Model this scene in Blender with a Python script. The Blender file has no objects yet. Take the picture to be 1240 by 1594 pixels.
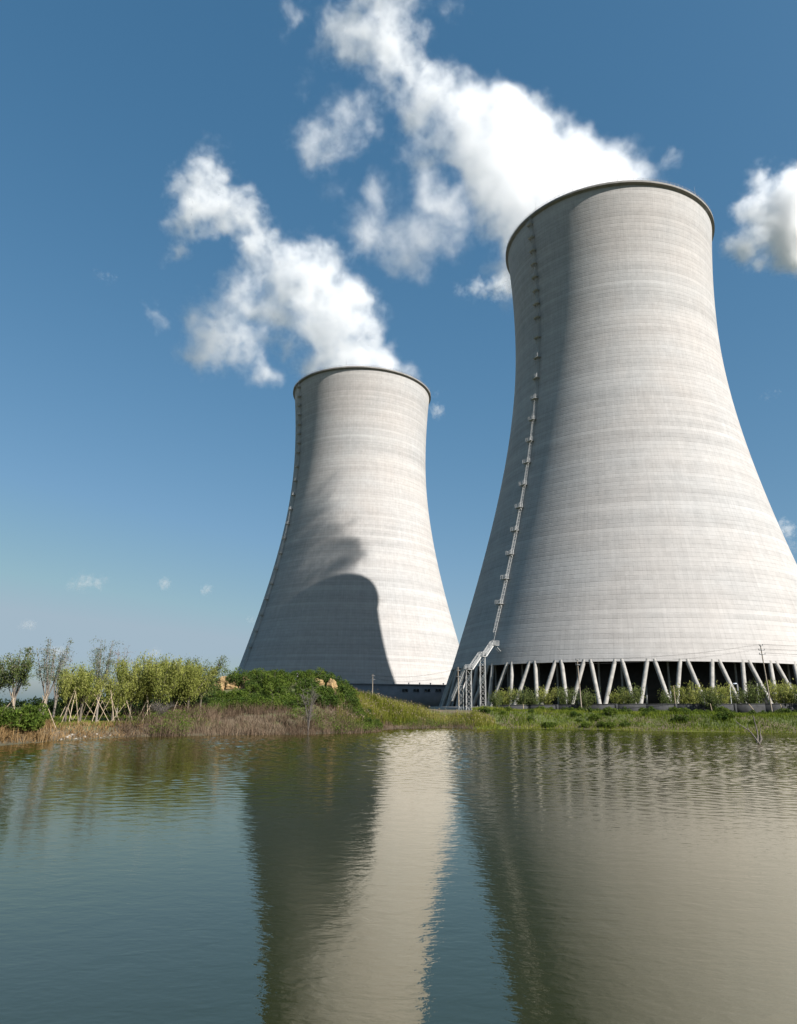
import bpy, math, random
import numpy as np
from mathutils import Vector, Matrix

S = bpy.context.scene
COL = S.collection
R = math.radians
PI = math.pi
WAVE_SLOPE = .082
EYE = 2.8                                    # camera height above the pond

# ------------------------------------------------------------------ camera
F_PX, THETA, ROLL = 1139.1, 15.19, 0.89      # focal length in photo pixels (1240 wide), pitch up, roll
cam = bpy.data.cameras.new('camera')
cam.sensor_fit = 'HORIZONTAL'
cam.sensor_width = 36.0
cam.lens = 36.0 * F_PX / 1240.0
cam.clip_start = 0.1
cam.clip_end = 30000
co = bpy.data.objects.new('camera', cam)
COL.objects.link(co)
co.matrix_world = Matrix.Translation((0, 0, EYE)) @ Matrix.Rotation(R(90 + THETA), 4, 'X') @ Matrix.Rotation(R(ROLL), 4, 'Z')
S.camera = co

# ------------------------------------------------------------------ sky, sun, exposure
SUN_AZ, SUN_EL = 130.0, 38.0                 # azimuth clockwise from +Y
w = bpy.data.worlds.new('World')
S.world = w
w.use_nodes = True
nt = w.node_tree
nt.nodes.clear()
sky = nt.nodes.new('ShaderNodeTexSky')
sky.sky_type = 'NISHITA'
sky.sun_disc = False
sky.sun_elevation = R(SUN_EL)
sky.sun_rotation = R(SUN_AZ)
sky.air_density = 1.0
sky.dust_density = 1.5
sky.ozone_density = 3.0
sky.altitude = 0
# grade of the sky: gain and gamma per channel
spl = nt.nodes.new('ShaderNodeSeparateColor')
cmb = nt.nodes.new('ShaderNodeCombineColor')
nt.links.new(sky.outputs[0], spl.inputs[0])
for k, (gain, gam, top) in enumerate(((.897, 1.097, 3.6), (1.515, .753, 4.6), (1.931, .657, 5.2))):
    pw = nt.nodes.new('ShaderNodeMath')
    pw.operation = 'POWER'
    pw.inputs[1].default_value = gam
    ml = nt.nodes.new('ShaderNodeMath')
    ml.operation = 'MULTIPLY'
    ml.inputs[1].default_value = gain
    cap = nt.nodes.new('ShaderNodeMath')
    cap.operation = 'MINIMUM'
    cap.inputs[1].default_value = top
    nt.links.new(spl.outputs[k], cap.inputs[0])
    nt.links.new(cap.outputs[0], pw.inputs[0])
    nt.links.new(pw.outputs[0], ml.inputs[0])
    nt.links.new(ml.outputs[0], cmb.inputs[k])
bg = nt.nodes.new('ShaderNodeBackground')
bg.inputs['Strength'].default_value = 0.05
wo = nt.nodes.new('ShaderNodeOutputWorld')
nt.links.new(cmb.outputs[0], bg.inputs['Color'])
nt.links.new(bg.outputs[0], wo.inputs['Surface'])

sl = bpy.data.lights.new('sun', 'SUN')
sl.energy = 5.0
sl.angle = R(0.5)
sl.color = (1.0, 0.955, 0.90)
so = bpy.data.objects.new('sun', sl)
COL.objects.link(so)
SUN = Vector((math.sin(R(SUN_AZ)) * math.cos(R(SUN_EL)), math.cos(R(SUN_AZ)) * math.cos(R(SUN_EL)), math.sin(R(SUN_EL))))
so.rotation_euler = SUN.to_track_quat('Z', 'Y').to_euler()
so.location = SUN * 400

S.view_settings.view_transform = 'Standard'
S.view_settings.look = 'None'
S.view_settings.gamma = 1
S.view_settings.exposure = 1.0
S.view_settings.use_curve_mapping = False
S.render.engine = 'CYCLES'
cy = S.cycles
cy.max_bounces = 16
cy.diffuse_bounces = 3
cy.glossy_bounces = 3
cy.transmission_bounces = 3
cy.volume_bounces = 8
cy.transparent_max_bounces = 96
cy.use_denoising = True
cy.volume_step_rate = 2.0
cy.caustics_reflective = False
cy.caustics_refractive = False
cy.sample_clamp_indirect = 6.0


def at(u, v, Y):
    """World point at depth Y seen at photo pixel (u, v): used to survey where things stand."""
    r = R(ROLL)
    du, dv = u - 620, v - 797
    a = du * math.cos(r) + dv * math.sin(r)
    b = -du * math.sin(r) + dv * math.cos(r)
    t = R(THETA)
    d = (a / F_PX, math.cos(t) + b / F_PX * math.sin(t), math.sin(t) - b / F_PX * math.cos(t))
    k = Y / d[1]
    return np.array([d[0] * k, Y, EYE + d[2] * k])


# ------------------------------------------------------------------ mesh helpers
class MB:
    def __init__(self):
        self.v, self.q, self.t, self.n, self.ng = [], [], [], 0, []

    def add(self, verts, quads, tint=0.5):
        verts = np.asarray(verts, float).reshape(-1, 3)
        quads = np.asarray(quads, int).reshape(-1, 4)
        self.v.append(verts)
        self.q.append(quads + self.n)
        self.t.append(np.broadcast_to(np.asarray(tint, float), (len(quads),)))
        self.n += len(verts)

    def ngon(self, verts, tint=0.5):
        verts = np.asarray(verts, float).reshape(-1, 3)
        self.v.append(verts)
        self.ng.append((list(range(self.n, self.n + len(verts))), tint))
        self.n += len(verts)

    def box(self, c, s, rot=None, tint=0.5):
        x, y, z = np.asarray(s, float) / 2
        p = np.array([[-x, -y, -z], [x, -y, -z], [x, y, -z], [-x, y, -z], [-x, -y, z], [x, -y, z], [x, y, z], [-x, y, z]])
        if rot is not None:
            p = p @ np.asarray(rot).T
        self.add(p + np.asarray(c, float), [[0, 3, 2, 1], [4, 5, 6, 7], [0, 1, 5, 4], [1, 2, 6, 5], [2, 3, 7, 6], [3, 0, 4, 7]], tint)

    def bar(self, a, b, wd, ht=None, tint=0.5):
        """square bar from a to b"""
        self.tube([a, b], [wd / 2 * 1.414, wd / 2 * 1.414], 4, tint=tint)

    def tube(self, pts, rad, n=6, caps=True, tint=0.5):
        pts = np.asarray(pts, float)
        rad = np.broadcast_to(np.asarray(rad, float), (len(pts),))
        tang = np.gradient(pts, axis=0)
        tang /= np.linalg.norm(tang, axis=1)[:, None] + 1e-12
        up = np.array([0., 0., 1.]) if abs(tang[0][2]) < 0.95 else np.array([1., 0., 0.])
        e1 = np.cross(tang, up)
        e1 /= np.linalg.norm(e1, axis=1)[:, None] + 1e-12
        e2 = np.cross(tang, e1)
        a = np.arange(n) * 2 * PI / n + PI / n
        ring = pts[:, None, :] + rad[:, None, None] * (np.cos(a)[None, :, None] * e1[:, None, :] + np.sin(a)[None, :, None] * e2[:, None, :])
        m = len(pts)
        i, j = np.meshgrid(np.arange(m - 1), np.arange(n), indexing='ij')
        k = (j + 1) % n
        q = np.stack([i * n + j, (i + 1) * n + j, (i + 1) * n + k, i * n + k], -1).reshape(-1, 4)
        self.add(ring.reshape(-1, 3), q, tint)
        if caps:
            self.ngon(ring[0], tint)
            self.ngon(ring[-1][::-1], tint)

    def diamonds(self, c, a, b, tint):
        """leaf-like quads: centre c, half length vector a, half width vector b"""
        n = len(c)
        v = np.stack([c - a, c + b, c + a, c - b], 1).reshape(-1, 3)
        self.add(v, np.arange(4 * n).reshape(-1, 4), tint)

    def strips(self, p0, p1, p2, side, tint):
        """bent tapering blades: root p0, knee p1, tip p2, half width vector side"""
        n = len(p0)
        v = np.stack([p0 - side, p0 + side, p1 + side * .75, p1 - side * .75, p2 + side * .12, p2 - side * .12], 1).reshape(-1, 3)
        k = (np.arange(n) * 6)[:, None]
        q = np.concatenate([k + np.array([[0, 1, 2, 3]]), k + np.array([[3, 2, 4, 5]])], 0)
        t = np.asarray(tint) if np.ndim(tint) else np.full(n, tint)
        self.add(v, q, np.concatenate([t, t]))

    def mesh(self, name, mat, smooth=False):
        V = np.concatenate(self.v) if self.v else np.zeros((0, 3))
        Q = np.concatenate(self.q) if self.q else np.zeros((0, 4), int)
        T = np.concatenate(self.t) if self.t else np.zeros(0)
        me = bpy.data.meshes.new(name)
        me.vertices.add(len(V))
        me.vertices.foreach_set('co', V.astype(np.float32).ravel())
        extra = [i for f, _ in self.ng for i in f]
        loops = np.concatenate([Q.ravel(), np.array(extra, int)])
        starts = list(range(0, 4 * len(Q), 4))
        p = 4 * len(Q)
        for f, _ in self.ng:
            starts.append(p)
            p += len(f)
        me.loops.add(len(loops))
        me.loops.foreach_set('vertex_index', loops.astype(np.int32))
        me.polygons.add(len(starts))
        me.polygons.foreach_set('loop_start', np.array(starts, np.int32))
        if smooth:
            me.polygons.foreach_set('use_smooth', np.ones(len(starts), bool))
        at_ = me.attributes.new('tint', 'FLOAT', 'FACE')
        at_.data.foreach_set('value', np.concatenate([T, np.array([t for _, t in self.ng])]).astype(np.float32))
        me.materials.append(mat)
        me.update(calc_edges=True)
        me.validate()
        return me

    def build(self, name, mat, parent=None, smooth=False):
        return link(name, self.mesh(name, mat, smooth), parent)


def link(name, me, parent=None):
    o = bpy.data.objects.new(name, me)
    COL.objects.link(o)
    if parent is not None:
        o.parent = parent
    return o


def tag(o, label=None, cat=None, group=None, kind=None):
    if label:
        o['label'] = label
    if cat:
        o['category'] = cat
    if group:
        o['group'] = group
    if kind:
        o['kind'] = kind
    return o


def empty(name, loc=(0, 0, 0), rz=0, label=None, cat=None, group=None):
    o = bpy.data.objects.new(name, None)
    COL.objects.link(o)
    o.location = tuple(loc)
    o.rotation_euler = (0, 0, rz)
    return tag(o, label, cat, group)


def copy_tree(o, parent=None):
    kids = [c for c in COL.objects if c.parent == o]
    c = o.copy()
    COL.objects.link(c)
    if parent is not None:
        c.parent = parent
    for k in kids:
        copy_tree(k, c)
    return c


# ------------------------------------------------------------------ node helper
class NG:
    def __init__(self, tree):
        self.t = tree

    def n(self, kind, **kw):
        x = self.t.nodes.new(kind)
        for k, v in kw.items():
            setattr(x, k, v)
        return x

    def put(self, sock, val):
        if isinstance(val, bpy.types.NodeSocket):
            self.t.links.new(val, sock)
        else:
            sock.default_value = val

    def m(self, op, a, b=None, c=None, clamp=False):
        x = self.n('ShaderNodeMath', operation=op, use_clamp=clamp)
        for s, v in zip(x.inputs, (a, b, c)):
            if v is not None:
                self.put(s, v)
        return x.outputs[0]

    def vm(self, op, a, b=None):
        x = self.n('ShaderNodeVectorMath', operation=op)
        self.put(x.inputs[0], a)
        if b is not None:
            self.put(x.inputs[1], b)
        return x.outputs[0]

    def scale(self, a, k):
        x = self.n('ShaderNodeVectorMath', operation='SCALE')
        self.put(x.inputs[0], a)
        self.put(x.inputs['Scale'], k)
        return x.outputs[0]

    def noise(self, vec, scale, detail=3, rough=.5, dist=0, out=0):
        x = self.n('ShaderNodeTexNoise')
        if vec is not None:
            self.put(x.inputs['Vector'], vec)
        self.put(x.inputs['Scale'], scale)
        self.put(x.inputs['Detail'], detail)
        self.put(x.inputs['Roughness'], rough)
        self.put(x.inputs['Distortion'], dist)
        return x.outputs[out]

    def mix(self, f, a, b, blend='MIX'):
        x = self.n('ShaderNodeMix', data_type='RGBA', blend_type=blend)
        self.put(x.inputs[0], f)
        self.put(x.inputs[6], a)
        self.put(x.inputs[7], b)
        return x.outputs[2]

    def ramp(self, f, stops):
        x = self.n('ShaderNodeValToRGB')
        el = x.color_ramp.elements
        while len(el) < len(stops):
            el.new(0.5)
        for e, (p, c) in zip(el, stops):
            e.position = p
            e.color = (*c, 1) if len(c) == 3 else c
        self.put(x.inputs[0], f)
        return x.outputs[0]

    def mapr(self, v, a, b, c=0., d=1., smooth=False):
        x = self.n('ShaderNodeMapRange')
        if smooth:
            x.interpolation_type = 'SMOOTHSTEP'
        for s, q in zip(x.inputs[:5], (v, a, b, c, d)):
            self.put(s, q)
        return x.outputs[0]


def mat(name):
    m = bpy.data.materials.new(name)
    m.use_nodes = True
    m.node_tree.nodes.clear()
    g = NG(m.node_tree)
    out = g.n('ShaderNodeOutputMaterial')
    return m, g, out


def c3(c):
    return (*c, 1.0)


def simple(name, col, rough=.6, metal=0., var=.25, scale=2.0, bump=0.):
    m, g, out = mat(name)
    tc = g.n('ShaderNodeTexCoord').outputs['Object']
    nz = g.noise(tc, scale, 5, .6)
    k = g.mapr(nz, .3, .7, 1 - var, 1 + var)
    b = g.n('ShaderNodeBsdfPrincipled')
    g.put(b.inputs['Base Color'], g.mix(1.0, c3(col), k, 'MULTIPLY'))
    b.inputs['Roughness'].default_value = rough
    b.inputs['Metallic'].default_value = metal
    if bump:
        bp = g.n('ShaderNodeBump')
        bp.inputs['Strength'].default_value = bump
        g.put(bp.inputs['Height'], nz)
        g.put(b.inputs['Normal'], bp.outputs[0])
    g.put(out.inputs['Surface'], b.outputs[0])
    return m


def leafy(name, c0, c1, c2, trans=.3, rough=.6):
    """foliage: colour picked per leaf between three leaf colours"""
    m, g, out = mat(name)
    a = g.n('ShaderNodeAttribute', attribute_name='tint')
    col = g.ramp(a.outputs['Fac'], [(0, c0), (.5, c1), (1, c2)])
    d = g.n('ShaderNodeBsdfDiffuse')
    g.put(d.inputs['Color'], col)
    t = g.n('ShaderNodeBsdfTranslucent')
    g.put(t.inputs['Color'], col)
    mx = g.n('ShaderNodeMixShader')
    mx.inputs[0].default_value = trans
    g.t.links.new(d.outputs[0], mx.inputs[1])
    g.t.links.new(t.outputs[0], mx.inputs[2])
    g.put(out.inputs['Surface'], mx.outputs[0])
    return m


def concrete_shell():
    m, g, out = mat('board_marked_concrete')
    tc = g.n('ShaderNodeTexCoord').outputs['Object']
    sp = g.n('ShaderNodeSeparateXYZ')
    g.put(sp.inputs[0], tc)
    ang = g.m('ARCTAN2', sp.outputs[1], sp.outputs[0])
    u = g.m('MULTIPLY', ang, 288 / (2 * PI))
    z = sp.outputs[2]
    v = g.m('DIVIDE', z, 1.3)
    fu, fv = g.m('FLOOR', u), g.m('FLOOR', v)
    # tone of each pour ring, of groups of rings and of each panel
    wn = g.n('ShaderNodeTexWhiteNoise', noise_dimensions='1D')
    g.put(wn.inputs['W'], fv)
    cb = g.n('ShaderNodeCombineXYZ')
    g.put(cb.inputs[0], fu)
    g.put(cb.inputs[1], fv)
    wp = g.n('ShaderNodeTexWhiteNoise', noise_dimensions='2D')
    g.put(wp.inputs['Vector'], cb.outputs[0])

    def cyl(ka, kz, off=0.):
        c = g.n('ShaderNodeCombineXYZ')
        g.put(c.inputs[0], g.m('MULTIPLY', g.m('COSINE', ang), ka))
        g.put(c.inputs[1], g.m('MULTIPLY', g.m('SINE', ang), ka))
        g.put(c.inputs[2], g.m('ADD', g.m('MULTIPLY', z, kz), off))
        return c.outputs[0]
    band = g.noise(cyl(.35, .22), 1.0, 4, .65)              # broad rings, several lifts high
    ring = g.noise(cyl(1.2, .75, 11.), 1.0, 4, .6)           # each lift, fading in and out around the shell
    blot = g.noise(cyl(14., .35, 5.), 1.0, 6, .62)           # blotches
    streak = g.noise(cyl(60., .05, 3.), 1.0, 3, .6)          # run-off streaks
    grain = g.noise(cyl(90., 2.6, 7.), 1.0, 4, .7)
    k = g.m('ADD', 1.0, g.m('MULTIPLY', g.m('SUBTRACT', wn.outputs[0], .5), .13))
    for s, am in ((wp.outputs[0], .07), (band, .40), (ring, .27), (blot, .26), (streak, .26), (grain, .20)):
        k = g.m('ADD', k, g.m('MULTIPLY', g.m('SUBTRACT', s, .5), am))
    # joints: a dark broken line at every lift and a fainter one at every formwork panel
    dv = g.m('ABSOLUTE', g.m('SUBTRACT', g.m('FRACT', v), .5))
    du = g.m('ABSOLUTE', g.m('SUBTRACT', g.m('FRACT', u), .5))
    brk = g.mapr(g.noise(cyl(22., .8, 2.), 1.0, 4, .7), .38, .62, .25, 1.)
    lv = g.m('MULTIPLY', g.mapr(dv, .40, .49, 0, 1, True), brk)
    lu = g.m('MULTIPLY', g.mapr(du, .42, .5, 0, 1, True), g.mapr(g.noise(cyl(9., .3, 9.), 1.0, 3, .7), .4, .62, .15, 1.))
    k = g.m('SUBTRACT', k, g.m('MULTIPLY', lv, .20))
    k = g.m('SUBTRACT', k, g.m('MULTIPLY', lu, .17))
    warm = g.mix(g.mapr(g.noise(cyl(1.5, .04, 21.), 1.0, 4, .6), .35, .65), c3((.322, .318, .312)), c3((.340, .322, .306)))
    col = g.mix(1.0, warm, k, 'MULTIPLY')
    b = g.n('ShaderNodeBsdfPrincipled')
    g.put(b.inputs['Base Color'], col)
    b.inputs['Roughness'].default_value = .88
    b.inputs['Specular IOR Level'].default_value = .25
    bp = g.n('ShaderNodeBump')
    bp.inputs['Strength'].default_value = .35
    bp.inputs['Distance'].default_value = .12
    g.put(bp.inputs['Height'], g.m('SUBTRACT', g.m('MULTIPLY', grain, .5), lv))
    g.put(b.inputs['Normal'], bp.outputs[0])
    g.put(out.inputs['Surface'], b.outputs[0])
    return m


M = {}
M['shell'] = concrete_shell()
M['concrete'] = simple('plain_concrete', (0.277, 0.264, 0.244), .85, var=.28, scale=.9, bump=.1)
M['rim'] = simple('rim_concrete', (.19, .182, .172), .85, var=.2, scale=.6)
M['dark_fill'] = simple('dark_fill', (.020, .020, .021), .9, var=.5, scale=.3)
M['steel'] = simple('galvanised_steel', (.40, .40, .39), .55, .15, var=.15)
M['grey_steel'] = simple('weathered_steel', (0.198, 0.205, 0.211), .6, .2, var=.2)
M['black'] = simple('black_rubber', (0.020, 0.020, 0.020), .6)
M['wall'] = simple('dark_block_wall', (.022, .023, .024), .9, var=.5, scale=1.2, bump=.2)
M['bldg'] = simple('grey_render', (0.172, 0.178, 0.191), .85, var=.15, scale=.4)
M['glass'] = simple('dark_window', (0.013, 0.015, 0.017), .15, var=.2)
M['white'] = simple('white_paint', (0.515, 0.508, 0.488), .6, var=.1)
M['wood'] = simple('weathered_pole', (0.238, 0.198, 0.155), .85, var=.35, scale=5)
M['stake'] = simple('peeled_stake', (0.330, 0.257, 0.178), .8, var=.3, scale=4)
M['bark'] = simple('willow_bark', (0.106, 0.086, 0.066), .9, var=.4, scale=6)
M['bark_pale'] = simple('pale_bark', (0.165, 0.142, 0.119), .9, var=.4, scale=6)
M['deadwood'] = simple('dead_wood', (0.106, 0.092, 0.079), .9, var=.5, scale=8)
M['clay'] = simple('orange_clay', (.225, .150, .068), .95, var=.45, scale=.8, bump=.6)
M['stone'] = simple('pale_stone', (0.297, 0.277, 0.244), .9, var=.3, scale=3)
M['lamp'] = simple('lamp_housing', (0.363, 0.409, 0.475), .35, var=.1)
M['algae'] = simple('algae_mat', (0.172, 0.191, 0.030), .8, var=.45, scale=1.5)
M['willow'] = leafy('willow_leaves', (.150, .180, .038), (.255, .275, .068), (.360, .360, .12), .5)
M['willow_dark'] = leafy('grey_willow_leaves', (.060, .085, .030), (.110, .138, .045), (.17, .19, .065), .42)
M['willow_blue'] = leafy('silvery_willow_leaves', (.085, .115, .072), (.135, .165, .10), (.19, .21, .13), .42)
M['willow_pink'] = leafy('pinkish_twigs', (0.132, 0.099, 0.089), (0.178, 0.139, 0.125), (0.218, 0.178, 0.158), .2)
M['shrub'] = leafy('shrub_leaves', (.024, .048, .012), (.052, .085, .019), (.110, .135, .036), .28)
M['shrub_bright'] = leafy('bright_shrub_leaves', (.040, .070, .014), (.085, .125, .022), (.15, .185, .038), .35)  # brighter green leaf colour that some of the shrubs have
M['brush'] = leafy('dry_brush_twigs', (0.056, 0.038, 0.025), (0.122, 0.086, 0.059), (0.218, 0.162, 0.112), .12)
M['reed'] = leafy('reed_blades', (.075, .095, .016), (.170, .175, .030), (.285, .260, .078), .4)
M['plume_reed'] = leafy('reed_plumes', (0.178, 0.132, 0.086), (0.238, 0.185, 0.125), (0.297, 0.244, 0.178), .3)
M['grass'] = leafy('bank_grass', (.052, .085, .012), (.130, .168, .024), (.245, .250, .050), .4)
M['straw'] = leafy('dead_grass', (0.132, 0.083, 0.036), (0.238, 0.155, 0.073), (0.343, 0.251, 0.145), .25)
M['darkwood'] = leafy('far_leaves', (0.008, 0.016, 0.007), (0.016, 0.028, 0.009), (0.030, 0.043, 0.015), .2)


def ground_mat():
    m, g, out = mat('soil_and_turf')
    tc = g.n('ShaderNodeTexCoord').outputs['Object']
    n1 = g.noise(tc, .12, 6, .6)
    n2 = g.noise(tc, 1.6, 6, .65)
    sp = g.n('ShaderNodeSeparateXYZ')
    g.put(sp.inputs[0], tc)
    soil = g.mix(n2, c3((.060, .044, .026)), c3((.125, .092, .058)))
    turf = g.mix(n2, c3((.03, .05, .012)), c3((.085, .095, .025)))
    f = g.mapr(g.m('ADD', n1, g.m('MULTIPLY', g.m('SUBTRACT', n2, .5), .35)), .42, .54)
    up = g.mapr(sp.outputs[2], .35, 1.1)
    col = g.mix(g.m('MULTIPLY', f, up), soil, turf)
    mud = g.mapr(sp.outputs[2], 0.0, .35)
    col = g.mix(mud, c3((.05, .045, .022)), col)
    b = g.n('ShaderNodeBsdfPrincipled')
    g.put(b.inputs['Base Color'], col)
    b.inputs['Roughness'].default_value = .95
    bp = g.n('ShaderNodeBump')
    bp.inputs['Strength'].default_value = .6
    bp.inputs['Distance'].default_value = .2
    g.put(bp.inputs['Height'], n2)
    g.put(b.inputs['Normal'], bp.outputs[0])
    g.put(out.inputs['Surface'], b.outputs[0])
    return m


def water_mat():
    """turbid pond: a weak green body colour under a rippled reflecting surface"""
    m, g, out = mat('murky_pond_water')
    tc = g.n('ShaderNodeTexCoord').outputs['Object']
    mp = g.n('ShaderNodeMapping')
    mp.inputs['Scale'].default_value = (1.0, 1.5, 1)
    mp.inputs['Rotation'].default_value = (0, 0, R(14))
    g.put(mp.inputs['Vector'], tc)
    p = mp.outputs[0]
    gust = g.mapr(g.noise(tc, .04, 3, .55), .35, .65, .5, 1.3)
    h = g.m('MULTIPLY', g.noise(p, 2.6, 2, .5, .5), .42)
    h = g.m('ADD', h, g.m('MULTIPLY', g.noise(p, 6.5, 3, .55, .4), .20))
    h = g.m('ADD', h, g.m('MULTIPLY', g.noise(p, .45, 2, .5), .40))
    h = g.m('MULTIPLY', h, gust)
    bp = g.n('ShaderNodeBump')
    bp.inputs['Strength'].default_value = 1.0
    bp.inputs['Distance'].default_value = .015
    g.put(bp.inputs['Height'], h)
    murk = g.mix(g.noise(tc, .05, 4, .6), c3((.0125, .0150, .0028)), c3((.0170, .0190, .0034)))
    d = g.n('ShaderNodeBsdfDiffuse')
    g.put(d.inputs['Color'], murk)
    gl = g.n('ShaderNodeBsdfGlossy')
    gl.inputs['Color'].default_value = (1.0, .955, .845, 1)
    gl.inputs['Roughness'].default_value = .015
    fr = g.n('ShaderNodeFresnel')
    fr.inputs['IOR'].default_value = 2.25
    for x in (d, gl, fr):
        g.put(x.inputs['Normal'], bp.outputs[0])
    mx = g.n('ShaderNodeMixShader')
    g.put(mx.inputs[0], fr.outputs[0])
    g.t.links.new(d.outputs[0], mx.inputs[1])
    g.t.links.new(gl.outputs[0], mx.inputs[2])
    g.put(out.inputs['Surface'], mx.outputs[0])
    return m


# ------------------------------------------------------------------ terrain and pond
rng = np.random.default_rng(7)
random.seed(7)
SHORE = np.array([(-27, 20), (-29, 40), (-26.9, 52), (-27.0, 57.3), (-27.3, 63.3), (-26.4, 67.9), (-25.4, 73.3), (-22.1, 78.6), (-15.1, 84.1),
                  (-10.0, 88.9), (-4.4, 97.0), (-1.5, 119), (9.7, 135.4), (15.5, 128.5), (21.6, 138.4), (34.0, 141.5), (45.1, 138.9),
                  (55.8, 136.5), (72.4, 137.5), (95, 134), (112, 122), (118, 90), (100, 40), (60, 4), (20, -5), (-12, -5), (-24, 6)], float)


def hash_noise(x, y, s, seed=0):
    """smooth value noise, numpy"""
    x, y = np.asarray(x) / s, np.asarray(y) / s
    xi, yi = np.floor(x).astype(np.int64), np.floor(y).astype(np.int64)
    fx, fy = x - xi, y - yi
    fx, fy = fx * fx * (3 - 2 * fx), fy * fy * (3 - 2 * fy)

    def h(a, b):
        n = (a * 374761393 + b * 668265263 + seed * 974634777) & 0x7fffffff
        n = ((n ^ (n >> 13)) * 1274126177) & 0x7fffffff
        return ((n ^ (n >> 16)) & 0xffff) / 65535.0
    return (h(xi, yi) * (1 - fx) + h(xi + 1, yi) * fx) * (1 - fy) + (h(xi, yi + 1) * (1 - fx) + h(xi + 1, yi + 1) * fx) * fy


def shore_dist(x, y):
    """signed distance to the waterline, positive on land"""
    x, y = np.asarray(x, float), np.asarray(y, float)
    d = np.full(x.shape, 1e9)
    inside = np.zeros(x.shape, bool)
    n = len(SHORE)
    for i in range(n):
        a, b = SHORE[i], SHORE[(i + 1) % n]
        ab = b - a
        t = np.clip(((x - a[0]) * ab[0] + (y - a[1]) * ab[1]) / (ab @ ab), 0, 1)
        d = np.minimum(d, np.hypot(x - a[0] - t * ab[0], y - a[1] - t * ab[1]))
        c = (a[1] > y) != (b[1] > y)
        with np.errstate(divide='ignore', invalid='ignore'):
            xx = a[0] + (y - a[1]) * ab[0] / (ab[1] if ab[1] else 1e-9)
        inside ^= c & (x < xx)
    d = np.where(inside, -d, d)
    return d + (hash_noise(x, y, 2.3, 3) - .5) * 1.1 * np.clip(np.abs(d) / 2 + .4, 0, 1) + (hash_noise(x, y, 7., 5) - .5) * 1.4


def smooth01(t):
    t = np.clip(t, 0, 1)
    return t * t * (3 - 2 * t)


CR_U = [300, 325, 345, 365, 400, 440, 470, 500, 530, 560, 600, 650, 700, 745]
CR_V = [1096, 1072, 1056, 1054, 1054, 1055, 1056, 1059, 1067, 1079, 1086, 1092, 1101, 1106]
CR_X, CR_Z = [], []
for u_, v_ in zip(CR_U, CR_V):
    p_ = at(u_, v_, 116)
    CR_X.append(p_[0])
    CR_Z.append(p_[2])


def height(x, y):
    x, y = np.asarray(x, float), np.asarray(y, float)
    sd = shore_dist(x, y)
    az = x / np.maximum(np.abs(y), 20) * np.sign(y + .01)
    right = smooth01((az + .33) / .3)
    right = np.where(y < 30, .3, right)
    plat = 1.15 + 1.85 * right
    wd = 3.2 + 8 * right
    z = plat * smooth01(sd / wd)
    z = z + (hash_noise(x, y, 6., 1) - .5) * .5 * smooth01(sd / 8) + (hash_noise(x, y, 1.7, 2) - .5) * .22 * smooth01(sd / 2)
    z = np.where(sd < 0, np.maximum(-2.6, sd * .28), z)
    hc = np.interp(x, CR_X, CR_Z, left=0, right=0) - 3.0
    hc = np.maximum(hc, 0)
    dy = y - 116
    g = np.where(dy < 0, np.exp(-(dy / 11.0) ** 2), np.exp(-(dy / 22.0) ** 2))
    z = z + hc * g * smooth01(sd / 10) * (.93 + .14 * hash_noise(x, y, 4., 9))
    return z


def graded(a0, a1, step, far, grow=1.16):
    c = list(np.arange(a0, a1 + .001, step))
    lo, hi, s = [], [], step
    p = a0
    while p > -far:
        s *= grow
        p -= s
        lo.append(p)
    p, s = a1, step
    while p < far:
        s *= grow
        p += s
        hi.append(p)
    return np.array(lo[::-1] + c + hi)


gx, gy = graded(-70, 135, 1.0, 9000), graded(30, 190, .9, 9000)
GX, GY = np.meshgrid(gx, gy, indexing='ij')
GZ = height(GX, GY)
mb = MB()
nx, ny = GX.shape
ii, jj = np.meshgrid(np.arange(nx - 1), np.arange(ny - 1), indexing='ij')
mb.add(np.stack([GX, GY, GZ], -1).reshape(-1, 3), np.stack([ii * ny + jj, (ii + 1) * ny + jj, (ii + 1) * ny + jj + 1, ii * ny + jj + 1], -1).reshape(-1, 4))
tag(mb.build('ground', ground_mat(), smooth=True), kind='structure')

# water surface with real wavelets, so that far off only the faces turned to the viewer show
yl = [-6.0]
while yl[-1] < 144:
    yl.append(yl[-1] + .15 + .0007 * max(0, yl[-1]))
wx_, wy_ = np.arange(-31, 121, .17), np.array(yl)
WX, WY = np.meshgrid(wx_, wy_, indexing='ij')
keep = shore_dist(WX, WY) < 2.2
WZ = np.zeros(WX.shape)
wr = np.random.default_rng(11)
for k in range(60):
    lam = .48 * (1.0 / .48) ** wr.random()
    th = R(250) + wr.normal(0, 1.1)
    kx, ky = 2 * PI / lam * math.cos(th), 2 * PI / lam * math.sin(th)
    WZ += lam * WAVE_SLOPE * .029 * np.sin(WX * kx + WY * ky + wr.uniform(0, 6.28)) * wr.uniform(.6, 1.3)
WZ *= .55 + .75 * hash_noise(WX, WY * .6, 13., 21) + .25 * hash_noise(WX, WY, 4., 22)
WZ *= np.interp(WY, [0, 18, 40, 65], [.03, .08, .65, 1.])
nx, ny = WX.shape
ii, jj = np.meshgrid(np.arange(nx - 1), np.arange(ny - 1), indexing='ij')
ok = keep[:-1, :-1] | keep[1:, 1:]
q = np.stack([ii * ny + jj, (ii + 1) * ny + jj, (ii + 1) * ny + jj + 1, ii * ny + jj + 1], -1)[ok]
used = np.unique(q)
remap = np.full(nx * ny, -1)
remap[used] = np.arange(len(used))
mb = MB()
mb.add(np.stack([WX, WY, WZ], -1).reshape(-1, 3)[used], remap[q])
tag(mb.build('pond_water', water_mat(), smooth=True), kind='structure')

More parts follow.
